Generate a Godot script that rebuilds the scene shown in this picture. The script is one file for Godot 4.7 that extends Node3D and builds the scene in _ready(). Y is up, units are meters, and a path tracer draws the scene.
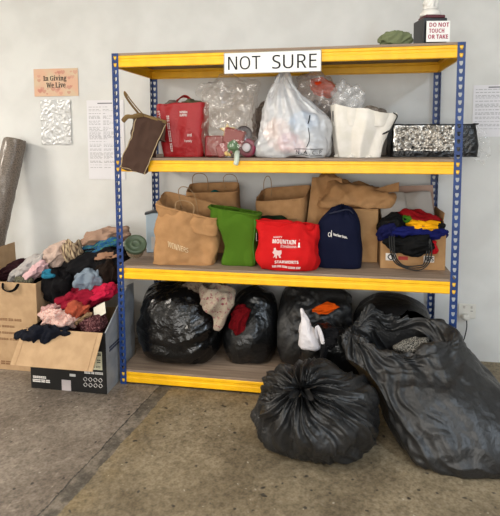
extends Node3D
# A charity sorting corner: blue and yellow rivet shelving full of donated bags, in front of a white wall.

const W := 1.83          # shelving width
const D := 0.607         # shelving depth
const PITCH := 0.0381    # spacing of the keyholes in the posts
const WALL_Z := -0.64
const LEVELS := [0.0112, 0.6208, 1.2304, 1.8019]   # undersides of the beams
const BEAM_H := 0.062

var M := {}
var taken := {}
var N1 := FastNoiseLite.new()
var DIRS: Array[Vector3] = []

func _ready():
	setup_camera_and_light()
	setup_noise()
	setup_materials()
	build_room()
	build_shelving()
	build_wall_items()
	build_top_of_unit()
	build_upper_shelf()
	build_middle_shelf()
	build_bottom_shelf()
	build_floor_bags()
	build_boxes_and_clothes()

func setup_camera_and_light():
	var cam := Camera3D.new(); cam.name = "camera"; add_child(cam)
	cam.position = Vector3(1.2151, 1.429, 2.6252)
	cam.rotation = Vector3(-0.0871, 0.1698, -0.0037)
	var near := 0.05
	cam.set_frustum(near * 516.0 / 502.4, Vector2(0, -near * 78.86 / 502.4), near, 60.0)
	cam.current = true
	var we := WorldEnvironment.new(); we.name = "world_environment"; add_child(we)
	var e := Environment.new(); we.environment = e
	e.background_mode = Environment.BG_COLOR
	e.background_color = Color(0.75, 0.8, 0.85)
	e.tonemap_mode = Environment.TONE_MAPPER_LINEAR
	e.tonemap_exposure = 0.90
	e.sdfgi_enabled = true; e.ssao_enabled = true; e.ssil_enabled = true
	# ceiling fittings: [x, z, length across x, length across z, energy]
	ceiling_panel(-3.9, 2.3, 0.7, 1.5, 33.0, Color(1.0, 0.965, 0.915), "long warm white ceiling light panel over the side of the cardboard boxes")
	ceiling_panel(0.7, 1.35, 1.5, 0.6, 2.5, Color(1.0, 0.985, 0.96), "white ceiling light panel in front of the shelving")
	ceiling_panel(3.5, 3.35, 0.35, 0.35, 11.0, Color(0.86, 0.93, 1.0), "small square cool white ceiling light panel beyond the shelving's socket end")
	# broad fill light added behind the camera to brighten the shelf bays
	var wl := AreaLight3D.new(); wl.name = "added_front_fill"; add_child(wl)
	wl.area_size = Vector2(4.6, 1.9); wl.light_energy = 16.5; wl.light_color = Color(1.0, 0.985, 0.96)
	wl.position = Vector3(0.6, 1.55, 6.13); wl.shadow_enabled = true
	wl.set("area_range", 16.0); wl.set("area_attenuation", 2.0)

func ceiling_panel(x: float, z: float, sx: float, sz: float, energy: float, tone: Color, label: String):
	var t = thing("ceiling_light", label, "ceiling light", Vector3(x, 3.02, z), 0.0, "ceiling light panels")
	var frame := mat(Color(0.86, 0.86, 0.85), 0.5)
	var glow := mat(Color(1, 1, 1), 0.6)
	glow.emission_enabled = true; glow.emission = tone; glow.emission_energy_multiplier = 1.2
	part("housing", box_mesh(Vector3(sx + 0.06, 0.06, sz + 0.06), 0.008), frame, t, Vector3(0, 0.05, 0))
	part("diffuser", box_mesh(Vector3(sx, 0.02, sz), 0.004), glow, t, Vector3(0, 0.012, 0))
	var l := AreaLight3D.new(); l.name = "panel_light"
	l.area_size = Vector2(sx, sz); l.light_energy = energy; l.light_color = tone
	l.rotation = Vector3(-PI / 2, 0, 0); l.position = Vector3(0, -0.004, 0)
	l.shadow_enabled = true; l.set("area_range", 14.0); l.set("area_attenuation", 2.0)
	t.add_child(l)

func setup_noise():
	N1.noise_type = FastNoiseLite.TYPE_SIMPLEX_SMOOTH
	N1.frequency = 1.0; N1.fractal_type = FastNoiseLite.FRACTAL_NONE; N1.seed = 11
	var r := RandomNumberGenerator.new(); r.seed = 5
	for i in 24:
		DIRS.append(Vector3(r.randfn(), r.randfn(), r.randfn()).normalized())

# ---------------------------------------------------------------- noise
func sn(p: Vector3, f: float, s: float) -> float:
	return N1.get_noise_3d(p.x * f + s * 17.3, p.y * f + s * 5.1, p.z * f - s * 9.7)
func ridge(p: Vector3, f: float, s: float) -> float:   # sharp crests, about -1..1
	return 1.0 - 3.2 * absf(sn(p, f, s))
func crump(p: Vector3, f: float, s: int, soft := 0.55) -> float:     # flat facets with sharp creases, about -1..1
	var q := p + Vector3(sn(p, f * 0.6, s + 3.0), sn(p, f * 0.6, s + 7.0), sn(p, f * 0.6, s + 13.0)) * (soft / f)
	var a := 0.0
	for i in 4:
		var d: Vector3 = DIRS[(s * 4 + i) % 24]
		var x := q.dot(d) * f * (0.7 + 0.23 * i) + 0.37 * (s + i)
		a += (4.0 * absf(x - floorf(x) - 0.5) - 1.0) / (1.0 + 0.35 * i)
	return a / 2.6
func along(p: Vector3, axis: Vector3, stretch: float) -> Vector3:   # squeezes p along axis, so that noise is drawn out along it
	return p - axis * (p.dot(axis) * (1.0 - 1.0 / stretch))

# ---------------------------------------------------------------- nodes
func numbered(called: String) -> String:
	if not taken.has(called):
		taken[called] = 0
		return called
	taken[called] += 1
	return "%s_%03d" % [called, taken[called]]
func tag(o: Node3D, label: String, category: String, group := ""):
	o.set_meta("label", label); o.set_meta("category", category)
	if group != "": o.set_meta("group", group)
func thing(called: String, label: String, category: String, at := Vector3.ZERO, turn := 0.0, group := "") -> Node3D:
	var o := Node3D.new(); o.name = numbered(called); add_child(o)
	o.position = at; o.rotation.y = turn
	tag(o, label, category, group)
	return o
func part(called: String, mesh: Mesh, m: Material, parent: Node, at := Vector3.ZERO, rot := Vector3.ZERO) -> MeshInstance3D:
	var o := MeshInstance3D.new(); o.name = called; o.mesh = mesh; o.material_override = m
	o.cast_shadow = GeometryInstance3D.SHADOW_CASTING_SETTING_ON
	o.position = at; o.rotation = rot
	parent.add_child(o, true)
	return o
func solo(called: String, label: String, category: String, mesh: Mesh, m: Material, at := Vector3.ZERO, rot := Vector3.ZERO, group := "") -> MeshInstance3D:
	var o := part(numbered(called), mesh, m, self, at, rot)
	tag(o, label, category, group)
	return o
func struct(called: String, mesh: Mesh, m: Material, at := Vector3.ZERO, rot := Vector3.ZERO) -> MeshInstance3D:
	var o := part(called, mesh, m, self, at, rot)
	o.set_meta("kind", "structure")
	return o

# ---------------------------------------------------------------- materials
func mat(c: Color, rough := 0.7, metal := 0.0) -> StandardMaterial3D:
	var m := StandardMaterial3D.new()
	m.albedo_color = c; m.roughness = rough; m.metallic = metal
	m.cull_mode = BaseMaterial3D.CULL_DISABLED
	return m
func noise_tex(freq: float, seed_: int, ramp: Array, size := 256, cellular := false, octaves := 4) -> NoiseTexture2D:
	var t := NoiseTexture2D.new(); t.width = size; t.height = size; t.seamless = true
	var n := FastNoiseLite.new(); n.seed = seed_; n.frequency = freq
	n.noise_type = FastNoiseLite.TYPE_CELLULAR if cellular else FastNoiseLite.TYPE_SIMPLEX_SMOOTH
	if cellular: n.cellular_return_type = FastNoiseLite.RETURN_CELL_VALUE
	n.fractal_type = FastNoiseLite.FRACTAL_NONE if cellular else FastNoiseLite.FRACTAL_FBM
	n.fractal_octaves = octaves
	t.noise = n
	if ramp:
		var g := Gradient.new()
		var offs := PackedFloat32Array(); var cols := PackedColorArray()
		for i in ramp.size():
			offs.append(ramp[i][0]); cols.append(ramp[i][1])
		g.offsets = offs; g.colors = cols
		t.color_ramp = g
	return t
func normal_tex(freq: float, seed_: int, strength: float, ridged := false, size := 256) -> NoiseTexture2D:
	var t := NoiseTexture2D.new(); t.width = size; t.height = size; t.seamless = true
	t.as_normal_map = true; t.bump_strength = strength
	var n := FastNoiseLite.new(); n.seed = seed_; n.frequency = freq; n.fractal_octaves = 3
	n.fractal_type = FastNoiseLite.FRACTAL_RIDGED if ridged else FastNoiseLite.FRACTAL_FBM
	t.noise = n
	return t
func tri(m: StandardMaterial3D, scale: float, world := false) -> StandardMaterial3D:
	m.uv1_triplanar = true; m.uv1_world_triplanar = world; m.uv1_scale = Vector3.ONE * scale
	return m
func fabric(c: Color, rough := 0.92) -> StandardMaterial3D:
	var m := mat(c, rough)
	m.normal_enabled = true; m.normal_texture = M.weave_n; m.normal_scale = 0.5
	m.metallic_specular = 0.28
	m.rim_enabled = true; m.rim = 0.12; m.rim_tint = 0.8
	return tri(m, 9.0)
func plastic(c: Color, rough: float, crinkle := 0.6, scale := 3.5) -> StandardMaterial3D:
	var m := mat(c, rough)
	m.normal_enabled = true; m.normal_texture = M.crinkle_n; m.normal_scale = crinkle
	return tri(m, scale)
func film(c: Color, alpha: float, rough: float) -> StandardMaterial3D:
	var m := mat(Color(c.r, c.g, c.b, alpha), rough)
	m.transparency = BaseMaterial3D.TRANSPARENCY_ALPHA
	m.metallic_specular = 0.7
	return m
func printed(c0: Color, c1: Color, c2: Color, scale: float, seed_: int, freq := 0.04) -> StandardMaterial3D:
	var m := mat(Color.WHITE, 0.92)
	m.albedo_texture = noise_tex(freq, seed_, [[0.0, c0], [0.48, c0], [0.52, c1], [0.66, c1], [0.7, c2], [1.0, c2]], 192, false, 2)
	return tri(m, scale)
func mottled(c0: Color, c1: Color, rough: float, scale: float, seed_: int, freq := 0.02) -> StandardMaterial3D:
	var m := mat(Color.WHITE, rough)
	m.albedo_texture = noise_tex(freq, seed_, [[0.25, c0], [0.75, c1]], 256)
	return tri(m, scale)
func image_mat(im: Image, rough := 0.8) -> StandardMaterial3D:
	var m := mat(Color.WHITE, rough)
	m.albedo_texture = ImageTexture.create_from_image(im)
	return m

func setup_materials():
	M.weave_n = normal_tex(0.09, 3, 5.0)
	M.crinkle_n = normal_tex(0.018, 8, 9.0, true)
	M.blue = mottled(Color(0.04, 0.175, 0.39), Color(0.05, 0.21, 0.45), 0.42, 2.0, 21)
	M.yellow = mottled(Color(0.94, 0.70, 0.02), Color(0.97, 0.74, 0.035), 0.42, 2.0, 22)
	M.rivet = mat(Color(0.93, 0.8, 0.35), 0.4, 0.2)
	M.board = board_material()
	M.wall = mottled(Color(0.80, 0.803, 0.795), Color(0.83, 0.832, 0.825), 0.75, 0.6, 31)
	M.ceiling = mat(Color(0.82, 0.82, 0.80), 0.9)
	M.paper_white = mat(Color(0.93, 0.93, 0.92), 0.7)
	M.ink = mat(Color(0.03, 0.03, 0.035), 0.7)
	M.white_ink = mat(Color(0.9, 0.88, 0.86), 0.6)
	M.kraft = mottled(Color(0.635, 0.47, 0.30), Color(0.675, 0.505, 0.33), 0.85, 3.0, 41)
	M.cardboard = mottled(Color(0.655, 0.535, 0.40), Color(0.70, 0.58, 0.44), 0.85, 2.0, 43)
	M.carton_brown = mottled(Color(0.61, 0.46, 0.30), Color(0.65, 0.50, 0.33), 0.85, 2.0, 44)
	M.black_bag = plastic(Color(0.125, 0.125, 0.127), 0.43, 0.3)
	M.black_bag_gloss = plastic(Color(0.035, 0.035, 0.037), 0.25, 0.4)
	M.clear = film(Color(0.92, 0.90, 0.87), 0.2, 0.12)
	M.cord = mat(Color(0.03, 0.03, 0.03), 0.6)
	M.twine = mat(Color(0.62, 0.5, 0.36), 0.8)
	M.black_cloth = fabric(Color(0.06, 0.057, 0.066))

func board_material() -> StandardMaterial3D:      # particle board with a drawn-out brown wood print
	var im := Image.create(512, 256, false, Image.FORMAT_RGB8)
	for y in 256:
		for x in 512:
			var g := sn(Vector3(x * 0.006, y * 0.09, 0), 1.0, 1.0) * 0.5 + sn(Vector3(x * 0.02, y * 0.3, 0), 1.0, 2.0) * 0.35 + sn(Vector3(x * 0.3, y * 0.5, 0), 1.0, 4.0) * 0.15
			im.set_pixel(x, y, Color(0.46, 0.385, 0.32).lerp(Color(0.61, 0.535, 0.465), clampf(0.5 + g * 0.8, 0, 1)))
	var m := image_mat(im, 0.62)
	m.uv1_scale = Vector3(1, 1, 1)
	return m

# ---------------------------------------------------------------- meshes
func tri3(st: SurfaceTool, a: Vector3, b: Vector3, c: Vector3):   # counter-clockwise seen from outside comes in, clockwise goes out
	st.add_vertex(a); st.add_vertex(c); st.add_vertex(b)
func quad4(st: SurfaceTool, a: Vector3, b: Vector3, c: Vector3, d: Vector3):
	tri3(st, a, b, c); tri3(st, a, c, d)
func begin(smooth := false) -> SurfaceTool:
	var st := SurfaceTool.new(); st.begin(Mesh.PRIMITIVE_TRIANGLES)
	if not smooth: st.set_smooth_group(-1)
	return st
func done(st: SurfaceTool) -> ArrayMesh:
	st.generate_normals()
	return st.commit()

func add_box(st: SurfaceTool, s: Vector3, r: float, at := Vector3.ZERO, basis := Basis.IDENTITY):   # a box with chamfered edges
	var h := s / 2.0
	r = minf(r, minf(h.x, minf(h.y, h.z)) * 0.9)
	var P := func(sx, sy, sz, k):   # the corner's point on the face across axis k
		var p := Vector3(sx * (h.x - r), sy * (h.y - r), sz * (h.z - r))
		if k == 0: p.x = sx * h.x
		elif k == 1: p.y = sy * h.y
		else: p.z = sz * h.z
		return at + basis * p
	for sg in [-1, 1]:
		var f = [P.call(sg, -1, -1, 0), P.call(sg, 1, -1, 0), P.call(sg, 1, 1, 0), P.call(sg, -1, 1, 0)]
		face(st, f, sg > 0)
		f = [P.call(-1, sg, -1, 1), P.call(-1, sg, 1, 1), P.call(1, sg, 1, 1), P.call(1, sg, -1, 1)]
		face(st, f, sg > 0)
		f = [P.call(-1, -1, sg, 2), P.call(1, -1, sg, 2), P.call(1, 1, sg, 2), P.call(-1, 1, sg, 2)]
		face(st, f, sg > 0)
		for sh in [-1, 1]:
			face(st, [P.call(sg, sh, -1, 0), P.call(sg, sh, -1, 1), P.call(sg, sh, 1, 1), P.call(sg, sh, 1, 0)], sg * sh < 0)
			face(st, [P.call(-1, sg, sh, 1), P.call(-1, sg, sh, 2), P.call(1, sg, sh, 2), P.call(1, sg, sh, 1)], sg * sh < 0)
			face(st, [P.call(sg, -1, sh, 2), P.call(sg, -1, sh, 0), P.call(sg, 1, sh, 0), P.call(sg, 1, sh, 2)], sg * sh < 0)
			for sk in [-1, 1]:
				var a = P.call(sg, sh, sk, 0); var b = P.call(sg, sh, sk, 1); var c = P.call(sg, sh, sk, 2)
				if sg * sh * sk > 0: tri3(st, a, b, c)
				else: tri3(st, a, c, b)
func face(st: SurfaceTool, f: Array, forward: bool):
	if forward: quad4(st, f[0], f[1], f[2], f[3])
	else: quad4(st, f[3], f[2], f[1], f[0])
func box_mesh(s: Vector3, r := 0.003) -> ArrayMesh:
	var st := begin()
	add_box(st, s, r)
	return done(st)

func slab_uv(s: Vector3, uvs: Vector2) -> ArrayMesh:     # a plain slab whose top carries uv
	var st := begin()
	var h := s / 2.0
	var put := func(a: Vector3, b: Vector3, c: Vector3, d: Vector3):
		for p in [a, c, b, a, d, c]:
			st.set_uv(Vector2((p.x / s.x + 0.5) * uvs.x, (p.z / s.z + 0.5) * uvs.y + p.y * 3.0))
			st.add_vertex(p)
	var c := []
	for i in 8: c.append(Vector3(h.x * (1 if i & 1 else -1), h.y * (1 if i & 2 else -1), h.z * (1 if i & 4 else -1)))
	put.call(c[2], c[6], c[7], c[3]); put.call(c[0], c[1], c[5], c[4])
	put.call(c[4], c[5], c[7], c[6]); put.call(c[1], c[0], c[2], c[3])
	put.call(c[5], c[1], c[3], c[7]); put.call(c[0], c[4], c[6], c[2])
	return done(st)

func prism(poly: PackedVector2Array, depth: float) -> ArrayMesh:   # in the xy plane, from z = 0 to depth
	var st := begin()
	if Geometry2D.is_polygon_clockwise(poly): poly.reverse()
	var idx := Geometry2D.triangulate_polygon(poly)
	for i in range(0, idx.size(), 3):
		var a := poly[idx[i]]; var b := poly[idx[i + 1]]; var c := poly[idx[i + 2]]
		if (b - a).cross(c - a) < 0.0:
			var k := b; b = c; c = k
		tri3(st, Vector3(a.x, a.y, depth), Vector3(b.x, b.y, depth), Vector3(c.x, c.y, depth))
		tri3(st, Vector3(a.x, a.y, 0), Vector3(c.x, c.y, 0), Vector3(b.x, b.y, 0))
	for i in poly.size():
		var a := poly[i]; var b := poly[(i + 1) % poly.size()]
		quad4(st, Vector3(a.x, a.y, 0), Vector3(b.x, b.y, 0), Vector3(b.x, b.y, depth), Vector3(a.x, a.y, depth))
	return done(st)

func curve(pts: Array, n: int) -> PackedVector3Array:    # Catmull-Rom through pts
	var out := PackedVector3Array()
	for i in n + 1:
		var x := float(i) / n * (pts.size() - 1)
		var k := mini(int(x), pts.size() - 2)
		var a: Vector3 = pts[maxi(k - 1, 0)]; var b: Vector3 = pts[k]; var c: Vector3 = pts[k + 1]; var d: Vector3 = pts[mini(k + 2, pts.size() - 1)]
		out.append(b.cubic_interpolate(c, a, d, x - k))
	return out
func tube(path: PackedVector3Array, ra: float, rb := -1.0, seg := 8, up := Vector3.UP) -> ArrayMesh:   # ra across, rb along up
	if rb < 0: rb = ra
	var S := {"nu": seg, "nv": path.size() - 1, "pos": PackedVector3Array(), "closed": true}
	var side := Vector3.ZERO
	for i in path.size():
		var t := (path[mini(i + 1, path.size() - 1)] - path[maxi(i - 1, 0)]).normalized()
		if side == Vector3.ZERO:
			side = t.cross(up if absf(t.dot(up)) < 0.95 else Vector3.RIGHT).normalized()
		side = (side - t * side.dot(t)).normalized()
		var v := side.cross(t)
		for j in seg + 1:
			var a := TAU * j / seg
			var end := 0.6 if i == 0 or i == path.size() - 1 else 1.0
			S.pos.append(path[i] + (side * cos(a) * ra + v * sin(a) * rb) * end)
	return to_mesh(S)
func lathe(prof: Array, seg := 28) -> ArrayMesh:    # prof: Vector2(radius, y) from bottom to top
	var S := {"nu": seg, "nv": prof.size() - 1, "pos": PackedVector3Array(), "closed": true}
	for p in prof:
		for j in seg + 1:
			var a := TAU * j / seg
			S.pos.append(Vector3(cos(a) * p.x, p.y, sin(a) * p.x))
	return to_mesh(S)

# a surface is a grid of points; u runs round it when closed
func surf(nu: int, nv: int, f: Callable, closed := true) -> Dictionary:
	var pos := PackedVector3Array(); pos.resize((nu + 1) * (nv + 1))
	for j in nv + 1:
		for i in nu + 1:
			pos[j * (nu + 1) + i] = f.call(float(i % nu if closed else i) / nu, float(j) / nv)
	return {"nu": nu, "nv": nv, "pos": pos, "closed": closed}
func normals_of(S: Dictionary) -> PackedVector3Array:
	var nu: int = S.nu; var nv: int = S.nv; var pos: PackedVector3Array = S.pos
	var nor := PackedVector3Array(); nor.resize(pos.size())
	for j in nv:
		for i in nu:
			var a := j * (nu + 1) + i; var b := a + 1; var c := a + nu + 1; var d := c + 1
			var n := (pos[d] - pos[a]).cross(pos[c] - pos[b])
			nor[a] += n; nor[b] += n; nor[c] += n; nor[d] += n
	if S.closed:
		for j in nv + 1:
			var a := j * (nu + 1); var b := a + nu
			var n := nor[a] + nor[b]
			nor[a] = n; nor[b] = n
		for j in [0, nv]:       # a closed end shares one normal
			if pos[j * (nu + 1)].distance_to(pos[j * (nu + 1) + nu / 2]) < 0.0005:
				var s := Vector3.ZERO
				for i in nu + 1: s += nor[j * (nu + 1) + i]
				for i in nu + 1: nor[j * (nu + 1) + i] = s
	for i in nor.size():
		nor[i] = nor[i].normalized()
	if not S.has("sign"):
		var mid := Vector3.ZERO
		for p in pos: mid += p
		mid /= pos.size()
		var w := 0.0
		for i in pos.size(): w += nor[i].dot(pos[i] - mid)
		S["sign"] = 1.0 if w >= 0.0 or not S.closed else -1.0
	if S.sign < 0.0:
		for i in nor.size(): nor[i] = -nor[i]
	return nor
func displace(S: Dictionary, d: Callable):     # d(p, u, v) -> metres along the normal
	var nor := normals_of(S)
	var nu: int = S.nu
	var pos: PackedVector3Array = S.pos
	var nv: int = S.nv
	for j in nv + 1:
		for i in nu + 1:
			var k := j * (nu + 1) + i
			if S.closed and i == nu: pos[k] = pos[k - nu]
			else: pos[k] += nor[k] * float(d.call(pos[k], float(i) / nu, float(j) / nv))
	S.pos = pos
func warp(S: Dictionary, f: Callable):         # f(p) -> p
	var pos: PackedVector3Array = S.pos
	for k in pos.size(): pos[k] = f.call(pos[k])
	S.pos = pos
func to_mesh(S: Dictionary, uvs := Vector2.ONE) -> ArrayMesh:
	var nor := normals_of(S)
	S["nor"] = nor
	var nu: int = S.nu; var nv: int = S.nv
	var idx := PackedInt32Array(); var uv := PackedVector2Array()
	uv.resize(S.pos.size())
	for j in nv + 1:
		for i in nu + 1: uv[j * (nu + 1) + i] = Vector2(float(i) / nu * uvs.x, float(j) / nv * uvs.y)
	for j in nv:
		for i in nu:
			var a := j * (nu + 1) + i; var b := a + 1; var c := a + nu + 1; var d := c + 1
			if S.sign > 0.0: idx.append_array([a, d, b, a, c, d])
			else: idx.append_array([a, b, d, a, d, c])
	var arr := []; arr.resize(Mesh.ARRAY_MAX)
	arr[Mesh.ARRAY_VERTEX] = S.pos; arr[Mesh.ARRAY_NORMAL] = nor; arr[Mesh.ARRAY_TEX_UV] = uv; arr[Mesh.ARRAY_INDEX] = idx
	var m := ArrayMesh.new()
	m.add_surface_from_arrays(Mesh.PRIMITIVE_TRIANGLES, arr)
	return m
func rows(S: Dictionary, j0: int, j1: int) -> Dictionary:     # the rows j0 to j1 of a surface
	var w: int = S.nu + 1
	return {"nu": S.nu, "nv": j1 - j0, "pos": (S.pos as PackedVector3Array).slice(j0 * w, (j1 + 1) * w), "closed": S.closed}
func sample(S: Dictionary, u: float, v: float, off := 0.0) -> Vector3:
	var nu: int = S.nu
	u = fposmod(u, 1.0) if S.closed else clampf(u, 0, 1)
	var x := minf(u * nu, nu - 0.001); var nv: int = S.nv; var y := clampf(v, 0, 1) * nv
	var i := int(x); var j := mini(int(y), nv - 1)
	var fx := x - i; var fy := y - j
	var k := j * (nu + 1) + i
	var g := func(A: PackedVector3Array) -> Vector3:
		return A[k].lerp(A[k + 1], fx).lerp(A[k + nu + 1].lerp(A[k + nu + 2], fx), fy)
	return g.call(S.pos) + (g.call(S.nor) * off if off != 0.0 else Vector3.ZERO)

# a bag or box lofted through sections [centre, half axis, half axis, squareness]
func sec(y: float, cx: float, cz: float, rx: float, rz: float, n := 4.0, turn := 0.0, tilt := 0.0, tz := 0.0) -> Array:
	return [Vector3(cx, y, cz), Vector3(cos(turn), tilt, -sin(turn)) * rx, Vector3(sin(turn), tz, cos(turn)) * rz, n]
func loft(secs: Array, nu: int, nv: int) -> Dictionary:
	var m := secs.size()
	var f := func(u: float, v: float) -> Vector3:
		var x := v * (m - 1)
		var k := mini(int(x), m - 2)
		var t := x - k
		var a: Array = secs[maxi(k - 1, 0)]; var b: Array = secs[k]; var c: Array = secs[k + 1]; var d: Array = secs[mini(k + 2, m - 1)]
		var ctr: Vector3 = b[0].cubic_interpolate(c[0], a[0], d[0], t)
		var ax: Vector3 = b[1].cubic_interpolate(c[1], a[1], d[1], t)
		var az: Vector3 = b[2].cubic_interpolate(c[2], a[2], d[2], t)
		var n: float = lerpf(b[3], c[3], t)
		var g := TAU * u
		var ca := cos(g); var sa := sin(g)
		var r := pow(pow(absf(ca), n) + pow(absf(sa), n), -1.0 / n)
		return ctr + ax * ca * r + az * sa * r
	return surf(nu, nv, f)

func blob(nu: int, nv: int, r: Vector3, lumpy: float, seed_: float, axis := Vector3.UP) -> Dictionary:   # an ellipsoid whose pole lies along axis
	var b := Basis(Quaternion(Vector3.UP, axis.normalized()))
	var f := func(u: float, v: float) -> Vector3:
		var t := PI * v
		var d := b * Vector3(sin(t) * cos(TAU * u), cos(t), sin(t) * sin(TAU * u))
		return d * r * (1.0 + lumpy * sn(d, 1.1, seed_))
	return surf(nu, nv, f)

# lettering bent onto a surface: (u0, v0) is its left end on the base line, (u1, v1) where the base line ends, height in v units along the second axis
func text_arrays(text: String, font := "Droid Sans", bold := 400) -> Dictionary:
	var tm := TextMesh.new(); tm.text = text
	var fnt := SystemFont.new(); fnt.font_names = PackedStringArray([font]); fnt.font_weight = bold
	tm.font = fnt; tm.font_size = 48; tm.pixel_size = 0.01; tm.depth = 0.02; tm.curve_step = 2.0
	tm.horizontal_alignment = HORIZONTAL_ALIGNMENT_LEFT
	var arr := tm.get_mesh_arrays()
	var v: PackedVector3Array = arr[Mesh.ARRAY_VERTEX]
	var lo := Vector3.INF; var hi := -Vector3.INF
	for p in v:
		lo = lo.min(p); hi = hi.max(p)
	return {"v": v, "i": arr[Mesh.ARRAY_INDEX], "lo": lo, "hi": hi}
func text_mesh(A: Dictionary, place: Callable) -> ArrayMesh:     # place(x 0..1, y 0..1, z 0..1) -> point
	var st := begin()
	var s: Vector3 = A.hi - A.lo
	var idx = A.i
	var n: int = idx.size() if idx else A.v.size()
	for k in n:
		var p: Vector3 = A.v[idx[k] if idx else k] - A.lo
		st.add_vertex(place.call(p.x / s.x, p.y / s.y, p.z / maxf(s.z, 1e-6)))
	return done(st)
func text_on(S: Dictionary, text: String, u0: float, u1: float, v0: float, v1: float, m: Material, parent: Node, font := "Droid Sans", bold := 400, slant := 0.0):
	var place := func(x: float, y: float, z: float) -> Vector3:
		return sample(S, lerpf(u0, u1, x), lerpf(v0, v1, y) + slant * x, 0.0012 + 0.0012 * z)
	part("lettering", text_mesh(text_arrays(text, font, bold), place), m, parent)
func text_flat(text: String, at: Vector3, size: Vector2, m: Material, parent: Node, font := "Droid Sans", bold := 400, basis := Basis.IDENTITY, called := "lettering"):
	var place := func(x: float, y: float, z: float) -> Vector3:
		return at + basis * Vector3((x - 0.5) * size.x, (y - 0.5) * size.y, 0.0012 * z)
	part(called, text_mesh(text_arrays(text, font, bold), place), m, parent)

# ---------------------------------------------------------------- the room
func build_room():
	var fl := struct("floor", floor_mesh(), floor_material())
	fl.position = Vector3.ZERO
	var t := 0.15
	var x0 := -5.0; var x1 := 5.2; var z1 := 6.2; var h := 3.1
	var cx := (x0 + x1) / 2; var cz := (WALL_Z + z1) / 2
	struct("wall_back", box_mesh(Vector3(x1 - x0 + 2 * t, h + 0.3, t), 0.002), M.wall, Vector3(cx, h / 2, WALL_Z - t / 2))
	struct("wall_front", box_mesh(Vector3(x1 - x0 + 2 * t, h + 0.3, t), 0.002), M.wall, Vector3(cx, h / 2, z1 + t / 2))
	struct("wall_left", box_mesh(Vector3(t, h + 0.3, z1 - WALL_Z), 0.002), M.wall, Vector3(x0 - t / 2, h / 2, cz))
	struct("wall_right", box_mesh(Vector3(t, h + 0.3, z1 - WALL_Z), 0.002), M.wall, Vector3(x1 + t / 2, h / 2, cz))
	struct("ceiling", box_mesh(Vector3(x1 - x0, t, z1 - WALL_Z), 0.002), M.ceiling, Vector3(cx, h + t / 2, cz))
	# unseen glowing window, invented as a source for the added fill light
	var pane := mat(Color(0.9, 0.92, 0.95), 0.3)
	pane.emission_enabled = true; pane.emission = Color(1.0, 0.985, 0.96); pane.emission_energy_multiplier = 1.3
	var wn := struct("added_window_1", box_mesh(Vector3(4.6, 1.9, 0.02), 0.002), pane, Vector3(0.6, 1.55, z1 - 0.02))
	var wf := mat(Color(0.75, 0.75, 0.74), 0.5)
	for k in 4: part("mullion", box_mesh(Vector3(0.05, 2.0, 0.05), 0.004), wf, wn, Vector3(-2.32 + 1.547 * k, 0, -0.01))
	for k in 2: part("rail", box_mesh(Vector3(4.7, 0.05, 0.05), 0.004), wf, wn, Vector3(0, -0.975 + 1.95 * k, -0.01))
	# power socket on the wall
	var so := thing("power_socket", "white double power socket on the wall beside the shelving", "socket", Vector3(2.036, 0.325, WALL_Z + 0.001))
	var white := mat(Color(0.83, 0.82, 0.79), 0.4)
	part("face_plate", box_mesh(Vector3(0.105, 0.092, 0.012), 0.004), white, so, Vector3(0, 0, 0.007))
	for sx in [-0.018, 0.026]:
		part("switch", box_mesh(Vector3(0.012, 0.017, 0.006), 0.002), mat(Color(0.72, 0.7, 0.67), 0.4), so, Vector3(sx, 0.026, 0.014))
	part("pin_slot", box_mesh(Vector3(0.014, 0.003, 0.002), 0.0005), M.ink, so, Vector3(0.026, 0.002, 0.0138))
	var pl := thing("power_plug", "white plug pushed into the wall socket with its lead hanging", "plug", Vector3(2.022, 0.296, WALL_Z + 0.0155))
	part("plug_body", box_mesh(Vector3(0.045, 0.036, 0.045), 0.01), white, pl, Vector3(0, 0, 0.023))
	part("lead", tube(curve([Vector3(0.004, -0.014, 0.03), Vector3(0.006, -0.06, 0.034), Vector3(-0.004, -0.13, 0.03), Vector3(-0.02, -0.2, 0.02), Vector3(-0.03, -0.278, 0.03)], 30), 0.0035), mat(Color(0.12, 0.12, 0.13), 0.5), pl)

func floor_mesh() -> ArrayMesh:
	var st := begin()
	var x0 := -5.2; var x1 := 5.4; var z0 := -0.8; var z1 := 6.4
	for p in [Vector3(x0, 0, z1), Vector3(x1, 0, z0), Vector3(x1, 0, z1), Vector3(x0, 0, z1), Vector3(x0, 0, z0), Vector3(x1, 0, z0)]:
		st.set_uv(Vector2((p.x + 2.0) / 5.0, (p.z + 0.7) / 2.2)); st.add_vertex(p)
	for p in [Vector3(x0, -0.15, z1), Vector3(x1, -0.15, z1), Vector3(x1, -0.15, z0), Vector3(x0, -0.15, z1), Vector3(x1, -0.15, z0), Vector3(x0, -0.15, z0)]:
		st.set_uv(Vector2(0.5, 0.5)); st.add_vertex(p)
	var c := [Vector3(x0, 0, z0), Vector3(x1, 0, z0), Vector3(x1, 0, z1), Vector3(x0, 0, z1)]
	var dn := Vector3(0, -0.15, 0)
	for i in 4:
		var a: Vector3 = c[i]; var b: Vector3 = c[(i + 1) % 4]
		for p in [a, b, b + dn, a, b + dn, a + dn]:
			st.set_uv(Vector2(0.5, 0.5)); st.add_vertex(p)
	return done(st)

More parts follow.
